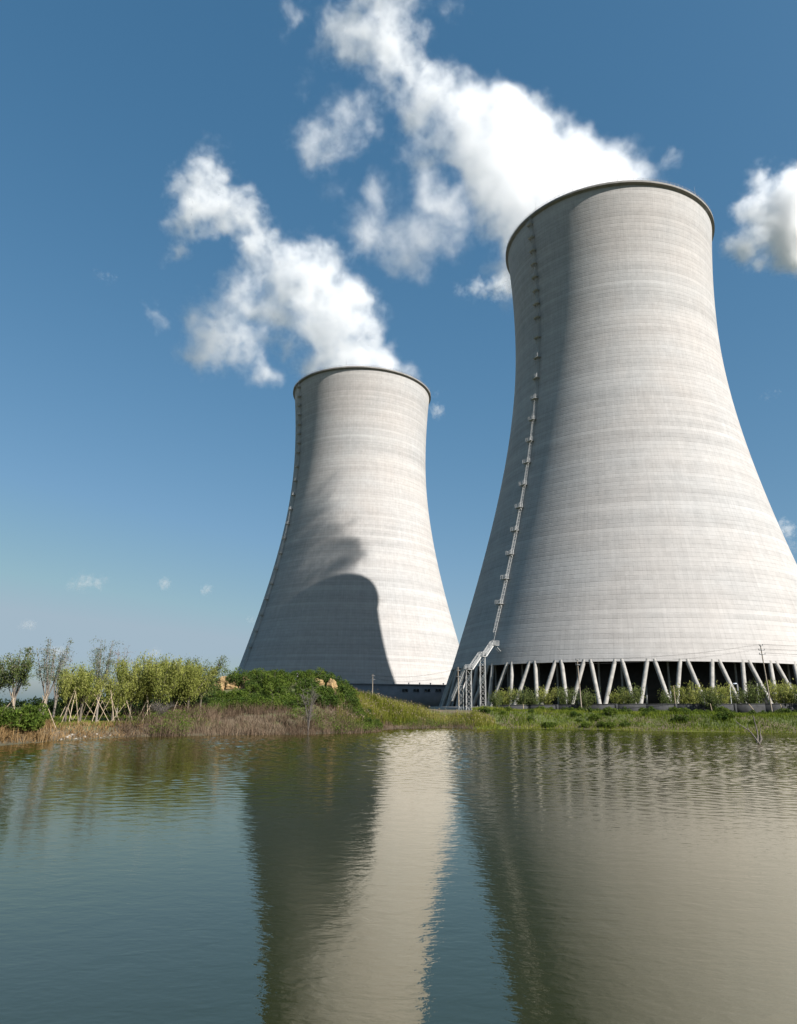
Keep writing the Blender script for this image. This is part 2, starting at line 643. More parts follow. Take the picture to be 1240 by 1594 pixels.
# ------------------------------------------------------------------ cooling towers
ZT, RT, BL, BU, HT, ZL = 131.87, 35.0, 87.4, 110.39, 169.05, 12.38
NP, PH0 = 48, R(-88.945)
LAD = R(-149.5)


def tr(z):
    z = np.asarray(z, float)
    q = (z - ZT) / np.where(z < ZT, BL, BU)
    return RT * np.sqrt(1 + q * q)


def revolve(mb, rs, zs, n=288, close=True):
    rs, zs = np.asarray(rs, float), np.asarray(zs, float)
    m = len(rs)
    a = np.arange(n) * 2 * PI / n
    v = np.stack([rs[:, None] * np.cos(a), rs[:, None] * np.sin(a), np.repeat(zs[:, None], n, 1)], -1).reshape(-1, 3)
    i, j = np.meshgrid(np.arange(m if close else m - 1), np.arange(n), indexing='ij')
    i2, k = (i + 1) % m, (j + 1) % n
    mb.add(v, np.stack([i * n + j, i * n + k, i2 * n + k, i2 * n + j], -1).reshape(-1, 4))


def sharp(o, ang=40):
    me = o.data
    me.polygons.foreach_set('use_smooth', np.ones(len(me.polygons), bool))
    me.set_sharp_from_angle(angle=R(ang))


def pol(r, a, z):
    return np.array([r * math.cos(a), r * math.sin(a), z])


PLAT_Z = [166.3 - .4 - 5.16 * i for i in range(7)] + [129.8 - 7.66 * i for i in range(14)]


def make_tower(label):
    root = empty('cooling_tower', label=label, cat='cooling tower', group='concrete cooling towers')
    mb = MB()
    zs = np.linspace(ZL, HT - .15, 130)
    th = np.interp(zs, [ZL, ZL + 3, ZL + 25, HT], [1.15, .9, .35, .28])
    revolve(mb, np.concatenate([tr(zs), (tr(zs) - th)[::-1]]), np.concatenate([zs, zs[::-1]]))
    sharp(mb.build('shell', M['shell'], root))
    mb = MB()                                   # projecting rim walkway with its parapet
    r0 = float(tr(HT - .5))
    prof = [(r0 + .01, HT - .95), (r0 + .75, HT - .5), (r0 + .9, HT - .45), (r0 + .9, HT + .25), (r0 + .58, HT + .25), (r0 + .58, HT - .25), (r0 - .6, HT - .25), (r0 - .6, HT - .7)]
    revolve(mb, [p[0] for p in prof], [p[1] for p in prof])
    rim = mb.build('rim', M['rim'], root)
    sharp(rim, 30)
    mb = MB()                                   # rail along the rim
    n = 144
    for k in range(n):
        a0, a1 = 2 * PI * k / n, 2 * PI * (k + 1) / n
        p0, p1 = pol(r0 + .8, a0, HT + .25), pol(r0 + .8, a1, HT + .25)
        mb.tube([p0, p0 + (0, 0, .85)], .035, 4, False)
        for h in (.45, .85):
            mb.tube([p0 + (0, 0, h), p1 + (0, 0, h)], .03, 4, False)
    mb.build('railing', M['grey_steel'], rim)
    for k in range(8):
        mb = MB()
        p = pol(r0 + .6, LAD + .08 + k * PI / 4, HT + .3)
        mb.tube([p, p + (0, 0, 1.6), p + (0, 0, 3.6)], [.08, .05, .02], 5)
        mb.build('lightning_rod', M['grey_steel'], rim)
    # V columns
    for k in range(NP):
        a = PH0 + k * 2 * PI / NP
        rtop, rbot = float(tr(ZL)) - .55, float(tr(0)) - .45
        for s in (-1, 1):
            mb = MB()
            p1 = pol(rtop, a + s * .8 / rtop, ZL + .45)
            p0 = pol(rbot, a + s * 3.7 / rbot, .55)
            d = (p1 - p0)
            mb.tube([p0, p0 + d * .5, p1], .53, 14)
            pb = p0.copy()
            pb[2] = .1
            rot = np.array([[math.cos(a), -math.sin(a), 0], [math.sin(a), math.cos(a), 0], [0, 0, 1]])
            mb.box(pb, (1.9, 1.7, 1.3), rot)
            o = mb.build('support_column', M['concrete'], root)
            sharp(o, 40)
    # packing and inner posts that fill the foot of the tower
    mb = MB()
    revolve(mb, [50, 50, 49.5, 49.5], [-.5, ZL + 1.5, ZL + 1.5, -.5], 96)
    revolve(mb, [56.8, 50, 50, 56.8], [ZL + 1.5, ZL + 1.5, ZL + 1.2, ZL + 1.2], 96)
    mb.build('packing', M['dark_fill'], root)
    for k in range(60):
        mb = MB()
        p = pol(54, PH0 + .03 + k * 2 * PI / 60, -.5)
        mb.tube([p, p + (0, 0, ZL + 1.6)], .28, 6, False)
        mb.build('inner_post', M['grey_steel'], root)
    mb = MB()                                   # collecting basin
    revolve(mb, [66.5, 66.5, 66.1, 66.1], [-.6, 1.0, 1.0, -.6], 144)
    mb.build('basin_kerb', M['concrete'], root)
    # caged ladder up the shell
    er = np.array([math.cos(LAD), math.sin(LAD), 0])
    et = np.array([-math.sin(LAD), math.cos(LAD), 0])

    def on(z, out=0., t=0.):
        return er * (float(tr(z)) + out) + et * t + np.array([0, 0, z])
    mb = MB()
    zz = np.arange(19.4, HT + .8, 1.2)
    for t in (-.3, .3):
        mb.tube([on(z, .38, t) for z in zz], .055, 4, False)
    for z in np.arange(19.6, HT, .6):
        mb.tube([on(z, .38, -.3), on(z, .38, .3)], .03, 4, False)
    lad = mb.build('ladder', M['steel'], root)
    mb = MB()
    for z in np.arange(22, HT, 1.1):
        mb.tube([on(z, .38 + .75 * math.sin(b), -.42 * math.cos(b)) for b in np.linspace(0, PI, 7)], .035, 4, False)
    for b in np.linspace(.35, PI - .35, 5):
        mb.tube([on(z, .38 + .75 * math.sin(b), -.42 * math.cos(b)) for z in zz[2:]], .032, 4, False)
    mb.build('safety_cage', M['steel'], lad)
    for z in PLAT_Z:
        mb = MB()
        rot = np.stack([er, et, np.array([0, 0, 1.])], 1)
        mb.box(on(z, .75, -.55), (1.5, 2.5, .10), rot)
        for t in (-1.75, -.9, .0, .65):
            for o_ in (1.45,):
                p = on(z, o_, t)
                mb.tube([p, p + (0, 0, 1.25)], .05, 4, False)
        for t in (-1.75, .65):
            p = on(z, .45, t)
            mb.tube([p, p + (0, 0, 1.25)], .05, 4, False)
        for h in (.4, .8, 1.25):
            q = [on(z, .3, -1.75), on(z, 1.45, -1.75), on(z, 1.45, .65), on(z, .3, .65)]
            for a_, b_ in zip(q[:-1], q[1:]):
                mb.tube([a_ + (0, 0, h), b_ + (0, 0, h)], .04, 4, False)
        for t in (-1.5, .4):
            mb.tube([on(z, 1.3, t), on(z - 1.25, .05, t)], .06, 4, False)
        mb.build('platform', M['steel'], lad)
    return root


tw = make_tower('nearer concrete cooling tower with a steel stair and V columns in full view')
tw.location = (77.18, 241.31, 3.2)
tl = copy_tree(tw)
tl.location = (-23.25, 413.7, -.31)
tl.scale = (1.11, 1.11, 1.11)
tag(tl, 'farther concrete cooling tower behind the clay mound, jagged shadow across its lower half')

# ------------------------------------------------------------------ steam and clouds (real volumes)


def steam_mat(name, dens, aniso=.25):
    m, g, out = mat(name)
    v = g.n('ShaderNodeVolumePrincipled')
    v.inputs['Color'].default_value = (.97, .973, .977, 1)
    v.inputs['Density'].default_value = dens
    v.inputs['Anisotropy'].default_value = aniso
    g.put(out.inputs['Volume'], v.outputs[0])
    return m


def make_steam(name, puffs, vox, material, warp=6., wscale=.06, nscale=.05, erode=2.0, thr=.30, seed=0., soft=.6, gain=1.35, rough=.66):
    """A volume object. puffs: world x, y, z, radius, amount. They are gathered on a coarse grid, then torn by noise into the fine density grid."""
    P = np.array(puffs, float)
    cv = max(P[:, 3].min() * .4, vox * 2)
    lo = (P[:, :3] - P[:, 3:4] * 1.6).min(0) - cv * 2
    hi = (P[:, :3] + P[:, 3:4] * 1.6).max(0) + cv * 2
    ext = hi - lo
    n = [int(k) for k in np.ceil(ext / cv).astype(int) + 1]
    vd = bpy.data.volumes.new(name)
    vd.materials.append(material)
    o = link(name, vd)
    o.location = tuple(lo)
    t = bpy.data.node_groups.new(name + '_density', 'GeometryNodeTree')
    t.interface.new_socket('Geometry', in_out='INPUT', socket_type='NodeSocketGeometry')
    t.interface.new_socket('Geometry', in_out='OUTPUT', socket_type='NodeSocketGeometry')
    g = NG(t)
    go = g.n('NodeGroupOutput')
    g.n('NodeGroupInput')
    # coarse grid of points, x runs fastest
    idx = g.n('GeometryNodeInputIndex').outputs[0]
    fi = g.m('ADD', idx, .25)
    iz = g.m('FLOOR', g.m('DIVIDE', fi, float(n[0] * n[1])))
    rem = g.m('SUBTRACT', idx, g.m('MULTIPLY', iz, float(n[0] * n[1])))
    iy = g.m('FLOOR', g.m('DIVIDE', g.m('ADD', rem, .25), float(n[0])))
    ix = g.m('SUBTRACT', rem, g.m('MULTIPLY', iy, float(n[0])))
    cb = g.n('ShaderNodeCombineXYZ')
    for k, s in enumerate((ix, iy, iz)):
        g.put(cb.inputs[k], s)
    pts = g.n('GeometryNodePoints')
    pts.inputs['Count'].default_value = n[0] * n[1] * n[2]
    g.put(pts.inputs['Position'], g.scale(cb.outputs[0], cv))
    # one turn of the loop per puff
    ri, ro = g.n('GeometryNodeRepeatInput'), g.n('GeometryNodeRepeatOutput')
    ri.pair_with_output(ro)
    ri.inputs['Iterations'].default_value = len(P)
    st0 = g.n('GeometryNodeStoreNamedAttribute', data_type='FLOAT', domain='POINT')
    st0.inputs['Name'].default_value = 'gap'
    g.put(st0.inputs['Geometry'], pts.outputs[0])
    st0.inputs['Value'].default_value = 1.0
    g.put(ri.inputs['Geometry'], st0.outputs[0])

    def switch(kind, vals):
        s = g.n('GeometryNodeIndexSwitch', data_type=kind)
        while len(s.index_switch_items) < len(vals):
            s.index_switch_items.new()
        g.put(s.inputs[0], ri.outputs['Iteration'])
        for k, v in enumerate(vals):
            s.inputs[k + 1].default_value = v
        return s.outputs[0]
    cen = switch('VECTOR', [tuple(p[:3] - lo) for p in P])
    rad = switch('FLOAT', [float(p[3]) * 1.6 for p in P])
    amt = switch('FLOAT', [float(p[4]) for p in P])
    pos = g.n('GeometryNodeInputPosition').outputs[0]
    ds = g.n('ShaderNodeVectorMath', operation='DISTANCE')
    g.put(ds.inputs[0], pos)
    g.put(ds.inputs[1], cen)
    q = g.m('DIVIDE', ds.outputs['Value'], rad)
    fall = g.m('POWER', g.m('SUBTRACT', 1., g.m('MULTIPLY', q, q), clamp=True), 1.4)
    gap = g.n('GeometryNodeInputNamedAttribute', data_type='FLOAT')
    gap.inputs['Name'].default_value = 'gap'
    st = g.n('GeometryNodeStoreNamedAttribute', data_type='FLOAT', domain='POINT')
    st.inputs['Name'].default_value = 'gap'
    g.put(st.inputs['Geometry'], ri.outputs['Geometry'])
    g.put(st.inputs['Value'], g.m('MULTIPLY', gap.outputs[0], g.m('SUBTRACT', 1., g.m('MULTIPLY', fall, amt))))
    g.put(ro.inputs['Geometry'], st.outputs[0])
    grid = ro.outputs['Geometry']
    # fine density
    sv = g.vm('ADD', pos, (seed * 31.7, seed * 17.3, seed * 5.1))
    wv = g.noise(sv, wscale, 5, .6, out=1)
    wp = g.vm('ADD', pos, g.scale(g.vm('SUBTRACT', wv, (.5, .5, .5)), warp * 2))
    c = g.n('ShaderNodeSeparateXYZ')
    g.put(c.inputs[0], g.scale(wp, 1 / cv))
    fl, fr = [], []
    for k in range(3):
        v = g.m('MINIMUM', g.m('MAXIMUM', c.outputs[k], 0.), float(n[k]) - 1.001)
        a = g.m('FLOOR', v)
        fl.append(a)
        fr.append(g.m('SUBTRACT', v, a))

    def samp(dx, dy, dz):
        i_ = g.m('ADD', g.m('ADD', fl[0], float(dx)), g.m('MULTIPLY', g.m('ADD', g.m('ADD', fl[1], float(dy)), g.m('MULTIPLY', g.m('ADD', fl[2], float(dz)), float(n[1]))), float(n[0])))
        s = g.n('GeometryNodeSampleIndex', data_type='FLOAT', domain='POINT')
        g.put(s.inputs['Geometry'], grid)
        g.put(s.inputs['Value'], gap.outputs[0])
        g.put(s.inputs['Index'], g.m('ADD', i_, .25))
        return s.outputs[0]

    def lerp(a, b, f_):
        return g.m('ADD', a, g.m('MULTIPLY', g.m('SUBTRACT', b, a), f_))
    zz = []
    for dz in (0, 1):
        yy = [lerp(samp(0, dy, dz), samp(1, dy, dz), fr[0]) for dy in (0, 1)]
        zz.append(lerp(yy[0], yy[1], fr[1]))
    base = g.m('SUBTRACT', 1., lerp(zz[0], zz[1], fr[2]))
    nv = g.vm('ADD', g.vm('ADD', pos, g.scale(g.vm('SUBTRACT', wv, (.5, .5, .5)), warp)), (seed * 7.7, 3.1, seed))
    nz = g.noise(nv, nscale, 9, rough)
    d = g.m('SUBTRACT', g.m('ADD', g.m('MULTIPLY', base, gain), g.m('MULTIPLY', g.m('SUBTRACT', nz, .5), erode)), thr)
    d = g.mapr(d, 0., soft, 0., 1.)
    d = g.m('MULTIPLY', g.m('MULTIPLY', d, d), g.m('MULTIPLY', g.mapr(base, .06, .26), g.mapr(base, .1, .95, .32, 1.)))
    vc = g.n('GeometryNodeVolumeCube')
    g.put(vc.inputs['Density'], d)
    vc.inputs['Min'].default_value = (0, 0, 0)
    vc.inputs['Max'].default_value = tuple(float(e) for e in ext)
    for k, ax_ in enumerate('XYZ'):
        vc.inputs['Resolution ' + ax_].default_value = int(min(480, max(8, ext[k] / vox)))
    sm = g.n('GeometryNodeSetMaterial')
    sm.inputs['Material'].default_value = material
    g.put(sm.inputs[0], vc.outputs[0])
    g.put(go.inputs[0], sm.outputs[0])
    md = o.modifiers.new('density', 'NODES')
    md.node_group = t
    return o


def plume(px, Y0, u0, drift, front=None):
    out = []
    for u, v, r, a in px:
        Y = Y0 + (u0 - u) * drift - (front(u, v) if front else 0)
        p = at(u, v, Y)
        depth = math.sqrt(Y * Y + (p[2] - EYE) ** 2)
        out.append((*p, r * depth / F_PX * (.92 if a >= .75 else 1.12), min(1., a * 1.25 + .14) if a < .75 else a))
    return out


PX_R = [(960, 275, 26, 1), (905, 262, 42, 1), (985, 285, 18, .8), (930, 300, 45, 1), (860, 295, 60, 1), (830, 335, 52, 1), (795, 345, 38, 1), (840, 245, 42, 1), (780, 280, 56, 1), (765, 225, 50, 1), (790, 185, 34, .9),
        (740, 180, 50, 1), (700, 165, 45, .95), (720, 215, 48, .85), (690, 130, 36, .95), (655, 155, 44, .9), (640, 180, 30, .7), (655, 110, 36, .9), (620, 100, 46, .95), (600, 60, 50, .9), (580, 40, 42, .85),
        (560, 75, 30, .7), (540, 30, 28, .6), (610, 15, 42, .85), (590, -30, 50, .8), (640, -60, 50, .7), (520, 65, 22, .5), (632, 60, 28, .7), (765, 330, 30, .9), (805, 380, 20, .9), (735, 135, 26, .8), (785, 150, 24, .8),
        (880, 222, 24, .9), (935, 240, 26, .85), (975, 262, 16, .6), (1035, 262, 14, .35), (1050, 250, 10, .3), (705, 12, 18, .35), (450, 20, 22, .3), (470, 130, 20, .2),
        (510, 205, 34, .34), (540, 190, 28, .33), (495, 232, 26, .34), (520, 255, 22, .32), (475, 215, 18, .28), (565, 165, 24, .32), (502, 280, 16, .28), (590, 145, 24, .36), (525, 300, 16, .26), (612, 200, 20, .26), (640, 225, 20, .3),
        (540, 330, 14, .5), (580, 330, 24, .48), (600, 300, 18, .42), (600, 370, 32, .46), (640, 385, 34, .50), (650, 415, 20, .44), (690, 335, 34, .48), (700, 300, 32, .48), (712, 365, 22, .4), (560, 360, 18, .34), (530, 350, 12, .3), (670, 290, 26, .46),
        (660, 235, 28, .5), (620, 395, 26, .58), (570, 380, 18, .46), (680, 370, 26, .55)]
PX_L = [(480, 575, 30, 1), (530, 558, 52, 1), (590, 568, 36, 1), (622, 580, 18, .9), (520, 512, 56, 1), (500, 462, 54, 1), (545, 472, 42, .95), (562, 522, 36, .95), (480, 422, 46, 1), (450, 412, 36, .95), (540, 425, 26, .8),
        (505, 398, 30, .8), (420, 402, 34, .95), (398, 372, 36, .95), (370, 342, 34, .9), (340, 322, 36, .9), (308, 302, 36, .8), (288, 290, 24, .6), (330, 265, 28, .5), (300, 335, 28, .65), (278, 362, 18, .55), (272, 392, 18, .5),
        (380, 322, 22, .6), (560, 385, 14, .45), (492, 376, 18, .5), (576, 480, 18, .55), (330, 510, 42, .52), (300, 490, 22, .42), (350, 540, 38, .52), (380, 500, 36, .48), (390, 560, 32, .44), (320, 560, 26, .6),
        (410, 580, 18, .5), (380, 445, 26, .56), (358, 455, 22, .5), (430, 482, 44, .62), (245, 495, 15, .55), (400, 592, 16, .45), (648, 598, 10, .4), (665, 605, 7, .35), (440, 535, 22, .5)]


def rim_puffs(x, y, z, r, rim_r):
    o = [(x, y, z - 1, r, 1.)]
    for k in range(10):
        a = 2 * PI * k / 10
        o.append((x + rim_r * math.cos(a), y + rim_r * math.sin(a), z - 6, r * .42, 1.))
    return o


SM = steam_mat('steam', .25)
CM = steam_mat('cloud_vapour', .15)
def rising(x, y, z, rr, k, n):
    """the full width column that leaves the mouth and bends downwind"""
    o = []
    for i in range(n):
        s_ = i * 7. * k
        c = np.array([x - .77 * s_, y + .64 * s_, z + 1.72 * s_])
        q = rr * (1 - .042 * i)
        o.append((*c, q * .75, 1.))
        for j in range(7):
            a = 2 * PI * j / 7 + i * .5
            o.append((c[0] + q * .68 * math.cos(a), c[1] + q * .68 * math.sin(a), c[2] + q * .18 * math.sin(a * 2 + i), q * .44, 1.))
    return o


# steam added behind the rim, mostly unseen, to shade the farther tower
SHADE_PUFFS = [(70, 270, 178, 13, 1.), (58, 269, 179, 13, 1.), (66, 277, 188, 13, 1.), (48, 263, 178, 12, 1.), (54, 276, 190, 12, 1.), (82, 268, 180, 9, 1.), (79, 272, 189, 9, 1.), (72, 273, 203, 9, 1.), (69, 274, 216, 8, 1.), (63, 281, 210, 10, 1.), (52, 290, 216, 9, 1.), (62, 286, 197, 9, 1.)]
s1 = make_steam('steam_plume', plume([(q[0], q[1], q[2] * (.80 if q[1] < 235 and q[3] >= .7 else 1.08 if q[3] < .7 else 1.), q[3]) for q in PX_R if q[0] < 815 or q[1] < 240 and q[0] > 870 or q[0] > 1000], 245, 948, .15, lambda u, v: 75 if u < 760 and v > 275 else 45 if u < 570 and v > 120 else -100 if u > 1000 else 0) + rim_puffs(77.18, 241.31, 172, 24, 21) + rising(77, 241.5, 172, 29, 1., 8) + SHADE_PUFFS, .70, SM, 14., .055, .085, 5.2, .47, 1., 1.8, 1.35, .72)
tag(s1, 'white steam plume drifting up and left out of the nearer tower', 'steam', 'steam plumes from the cooling towers', 'thing')
s2 = make_steam('steam_plume', plume(PX_L, 420, 563, .25, lambda u, v: 70 if u < 415 and v > 430 else 0) + rim_puffs(-23.25, 413.7, 187, 26, 23), .95, SM, 18., .042, .064, 5.2, .47, 2., 1.8, 1.35, .72)
tag(s2, 'white steam plume drifting up and left out of the farther tower', 'steam', 'steam plumes from the cooling towers', 'thing')

CLOUDS = [
    (1500, [(1205, 345, 46, 1), (1235, 300, 36, 1), (1160, 385, 28, .8), (1145, 330, 14, .45), (1245, 390, 34, .9), (1185, 275, 22, .6), (1290, 340, 60, 1), (1180, 410, 16, .5)], 'white billowing cloud at the picture edge beside the nearer tower rim'),
    (1600, [(775, 448, 20, .8), (740, 450, 17, .7), (712, 452, 12, .5), (800, 440, 22, .8)], 'low flat white cloud tucked behind the nearer tower shell'),
    (1700, [(1222, 825, 15, .8), (1232, 850, 10, .6), (1215, 810, 8, .6)], 'small white cloud beside the flaring skirt of the nearer tower'),
    (1700, [(680, 640, 12, .8), (676, 612, 8, .4), (690, 606, 7, .35)], 'small puff of cloud against the farther tower rim'),
    (2000, [(130, 906, 15, .62), (152, 908, 12, .6), (112, 912, 10, .5), (165, 900, 8, .45)], 'wide faint cloud, largest of the small ones over the willows'),
    (2000, [(255, 906, 9, .7), (258, 912, 8, .7)], 'tiny white cloud midway between the other two small round clouds'),
    (2000, [(323, 917, 9, .7), (317, 920, 7, .6)], 'tiny white cloud nearest the farther tower at mid height'),
    (2100, [(42, 972, 9, .7), (52, 974, 7, .6), (33, 974, 6, .5)], 'small bright cloud low above the leftmost open willow'),
    (2200, [(90, 1014, 10, .8), (80, 1016, 8, .7), (100, 1017, 7, .6)], 'small cloud seen through the tall sparse willow'),
    (2200, [(244, 1016, 9, .7), (235, 1019, 7, .6)], 'small cloud peeping over the dense willow clump'),
    (2100, [(388, 965, 7, .55), (394, 967, 5, .5)], 'faint speck of cloud touching the farther tower edge'),
    (1700, [(165, 431, 12, .32), (150, 428, 9, .28), (178, 434, 7, .3)], 'thin wisp of cloud alone high in the blue'),
    (1700, [(1192, 617, 10, .32), (1210, 612, 8, .3)], 'thin wisp of cloud beside the nearer tower waist'),
]
for k, (Y, px, lab) in enumerate(CLOUDS):
    P_ = []
    for u, v, r, a in px:
        p = at(u, v, Y)
        d = math.sqrt(Y * Y + p[2] ** 2)
        P_.append((*p, r * d / F_PX, a))
    rm = max(q[3] for q in P_)
    c = make_steam('cloud', P_, Y / F_PX * 1.6, CM, rm * .35, 1.2 / rm, 1.6 / rm, 4.8, .42, 3. + k, 1.7, 1.35, .70)
    tag(c, lab, 'cloud', 'clouds in the blue sky', 'thing')

# ------------------------------------------------------------------ things built by people


def gz(x, y):
    return float(height(np.array([x]), np.array([y]))[0])


def spot(u, Y, v=1105):
    x = float(at(u, v, Y)[0])
    return x, Y, gz(x, Y)


# dark block wall in front of the nearer tower
wl = empty('low_wall', (0, 0, 0), label='low dark block wall running in front of the V columns', cat='wall')
wx = np.linspace(at(775, 1100, 168)[0], at(1330, 1100, 166)[0], 13)
wt = np.interp(wx, [at(800, 1100, 168)[0], at(960, 1100, 167)[0], at(1240, 1100, 166)[0]], [4.45, 5.05, 5.65])
wy = np.linspace(168, 166, 13)
mb, mc = MB(), MB()
for k in range(12):
    a, b = np.array([wx[k], wy[k]]), np.array([wx[k + 1], wy[k + 1]])
    for m_, z0, z1, t in ((mb, (2.4, 2.4), (wt[k] - .12, wt[k + 1] - .12), .14), (mc, (wt[k] - .12, wt[k + 1] - .12), (wt[k], wt[k + 1]), .2)):
        m_.add([(a[0], a[1] - t, z0[0]), (b[0], b[1] - t, z0[1]), (b[0], b[1] + t, z0[1]), (a[0], a[1] + t, z0[0]),
                (a[0], a[1] - t, z1[0]), (b[0], b[1] - t, z1[1]), (b[0], b[1] + t, z1[1]), (a[0], a[1] + t, z1[0])],
               [[0, 3, 2, 1], [4, 5, 6, 7], [0, 1, 5, 4], [1, 2, 6, 5], [2, 3, 7, 6], [3, 0, 4, 7]])
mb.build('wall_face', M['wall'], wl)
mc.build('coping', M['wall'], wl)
for k in range(0, 13, 2):
    mb = MB()
    mb.box((wx[k], wy[k], (2.4 + wt[k]) / 2 + .02), (.5, .5, wt[k] - 2.4))
    mb.build('pier', M['wall'], wl)

# low service building between the towers
BY = 318
bl = empty('service_building', (0, 0, 0), label='long low grey building with small dark windows between the two towers', cat='building')
x0, x1 = at(520, 1070, BY)[0], at(716, 1070, BY)[0]
zt_ = at(650, 1065, BY)[2]
zb_ = 1.5
mb = MB()
mb.box(((x0 + x1) / 2, BY + 4, (zb_ + zt_ - .5) / 2), (x1 - x0, 8, zt_ - .5 - zb_))
mb.build('wall', M['bldg'], bl)
mb = MB()
mb.box(((x0 + x1) / 2, BY + 4, zt_ - .25), (x1 - x0 + .5, 8.5, .5))
rf = mb.build('roof', M['bldg'], bl)
for u in (612.5, 636, 653, 670, 690):
    mb = MB()
    x = at(u, 1064, BY)[0]
    mb.tube([(x, BY + 1, zt_), (x, BY + 1, zt_ + .45)], .22, 8)
    mb.tube([(x, BY + 1, zt_ + .45), (x, BY + 1, zt_ + .6), (x, BY + 1, zt_ + .72)], [.42, .42, .05], 8)
    mb.build('roof_vent', M['grey_steel'], rf)
for u in (630, 647.5, 665, 682, 699):
    p = at(u, 1074.5, BY)
    wf = MB()
    for dx, dz, sx, sz in ((0, .62, 2.5, .1), (0, -.62, 2.5, .14), (-1.2, 0, .1, 1.14), (1.2, 0, .1, 1.14), (0, 0, .07, 1.14)):
        wf.box((p[0] + dx, BY - .04, p[2] + dz), (sx, .12, sz))
    o = wf.build('window', M['grey_steel'], bl)
    mb = MB()
    mb.box((p[0], BY - .015, p[2]), (2.3, .05, 1.14))
    mb.build('pane', M['glass'], o)


# utility poles and their wires
def utility_pole(u0, v0, u1, v1, Y, label, arms, rad=.15, sink=1.5):
    a, b = at(u0, v0, Y), at(u1, v1, Y)
    d = (b - a) / np.linalg.norm(b - a)
    a = a - d * sink
    root = empty('utility_pole', a, label=label, cat='utility pole', group='utility poles with bare wires')
    mb = MB()
    L = np.linalg.norm(b - a)
    mb.tube([d * 0, d * L * .5, d * L], [rad, rad * .85, rad * .68], 10)
    mb.build('pole', M['wood'], root, True)
    tips = []
    for dist, half in arms:
        c = d * (L - dist)
        mb = MB()
        mb.box(c + (0, -.16, 0), (2 * half + .1, .1, .12))
        arm = mb.build('crossarm', M['grey_steel'], root)
        for s in (-1, 1):
            p = c + np.array([s * half, -.16, .06])
            mb = MB()
            mb.tube([p, p + (0, 0, .06), p + (0, 0, .1), p + (0, 0, .2), p + (0, 0, .26)], [.03, .08, .05, .09, .03], 8)
            mb.build('insulator', M['black'], arm, True)
            tips.append(a + p + (0, 0, .26))
    return root, tips


def wire(p, q, sag, label):
    t = np.linspace(0, 1, 25)
    pts = np.array(p) * (1 - t)[:, None] + np.array(q) * t[:, None]
    pts[:, 2] -= sag * 4 * t * (1 - t)
    mb = MB()
    mb.tube(pts, .018, 4, False)
    tag(mb.build('power_line', M['black']), label, 'wire', 'bare wires between the utility poles')


pa, ta = utility_pole(1201, 1107, 1183, 1004, 158, 'tall leaning pole at right with wires both ways', [(.15, .35), (1.1, .6), (1.95, .6)])
pb, tb = utility_pole(905, 1107, 898, 1026, 160, 'brown pole standing before the middle of the V columns', [(.2, .4), (1.2, .45)])
pc, tc_ = utility_pole(713.5, 1088, 712.5, 1038, 176, 'short pole in front of the steel stair', [(.8, .45), (2.2, .6)])
pd, td = utility_pole(579.5, 1076, 580, 1049, 240, 'small distant pole against the dark foot of the farther tower', [(.6, .6), (1.7, .8)])
nx_ = at(1500, 1004, 142)
for k in range(6):
    wire(ta[k], nx_ + np.array([(-.5 if k % 2 == 0 else .5), 0, -.9 * (k // 2)]), .5, 'thin wire leaving the tall leaning pole for the picture edge')
for k, j in ((0, 0), (1, 1), (2, 2), (3, 3)):
    wire(ta[k], tb[j], .9, 'thin wire sagging from the tall leaning pole to the brown pole')
for k in range(4):
    wire(tc_[k], td[k], 1.2, 'thin wire sagging from the short stair pole to the small distant pole')

# street lamp behind the wall
x, y, z = spot(1139, 169)
b = at(1139.5, 1068, 169)
lp = empty('street_lamp', (x, y, z), label='small pale street lamp peeping out of the willows at the wall', cat='street lamp')
hh = b[2] - z
mb = MB()
mb.tube([(0, 0, 0), (0, 0, hh * .9), (.15, 0, hh), (.5, 0, hh + .35), (1.0, 0, hh + .5)], [.09, .07, .06, .05, .05], 8)
mb.build('pole', M['white'], lp, True)
mb = MB()
mb.tube([(.8, 0, hh + .5), (1.0, 0, hh + .52), (1.5, 0, hh + .56), (1.7, 0, hh + .57)], [.08, .17, .17, .08], 8)
mb.build('lamp_head', M['lamp'], lp, True)

# white marker post on the mound
x, y, z = spot(459, 116)
zz_ = at(459, 1045, 116)[2]
mb = MB()
mb.tube([(x, y, z - .4), (x, y, zz_ - .25), (x, y, zz_ - .1), (x, y, zz_)], [.28, .28, .20, .05], 8)
tag(mb.build('marker_post', M['white']), 'short white marker post on top of the clay mound', 'marker post')


# steel stair up to the ladder of the nearer tower
def P3(u, v, Y):
    return at(u, v, Y)


stair = empty('access_stair', (0, 0, 0), label='galvanised steel stair on lattice masts climbing the nearer tower skirt', cat='stair')
top, l1, l2, foot = P3(770, 1004.5, 207.5), P3(750.5, 1022, 205), P3(729, 1042, 202.5), P3(704, 1091, 204)
foot[2] = max(foot[2], 3.2)


def platform(c, sx, sy, name):
    mb = MB()
    mb.box(c, (sx, sy, .14))
    for ix in np.linspace(-sx / 2, sx / 2, 3):
        for iy in (-sy / 2, sy / 2):
            mb.tube([c + (ix, iy, .05), c + (ix, iy, 1.2)], .045, 4)
    for h in (.45, .8, 1.2):
        for iy in (-sy / 2, sy / 2):
            mb.tube([c + (-sx / 2, iy, h), c + (sx / 2, iy, h)], .045, 4)
    mb.build(name, M['steel'], stair)


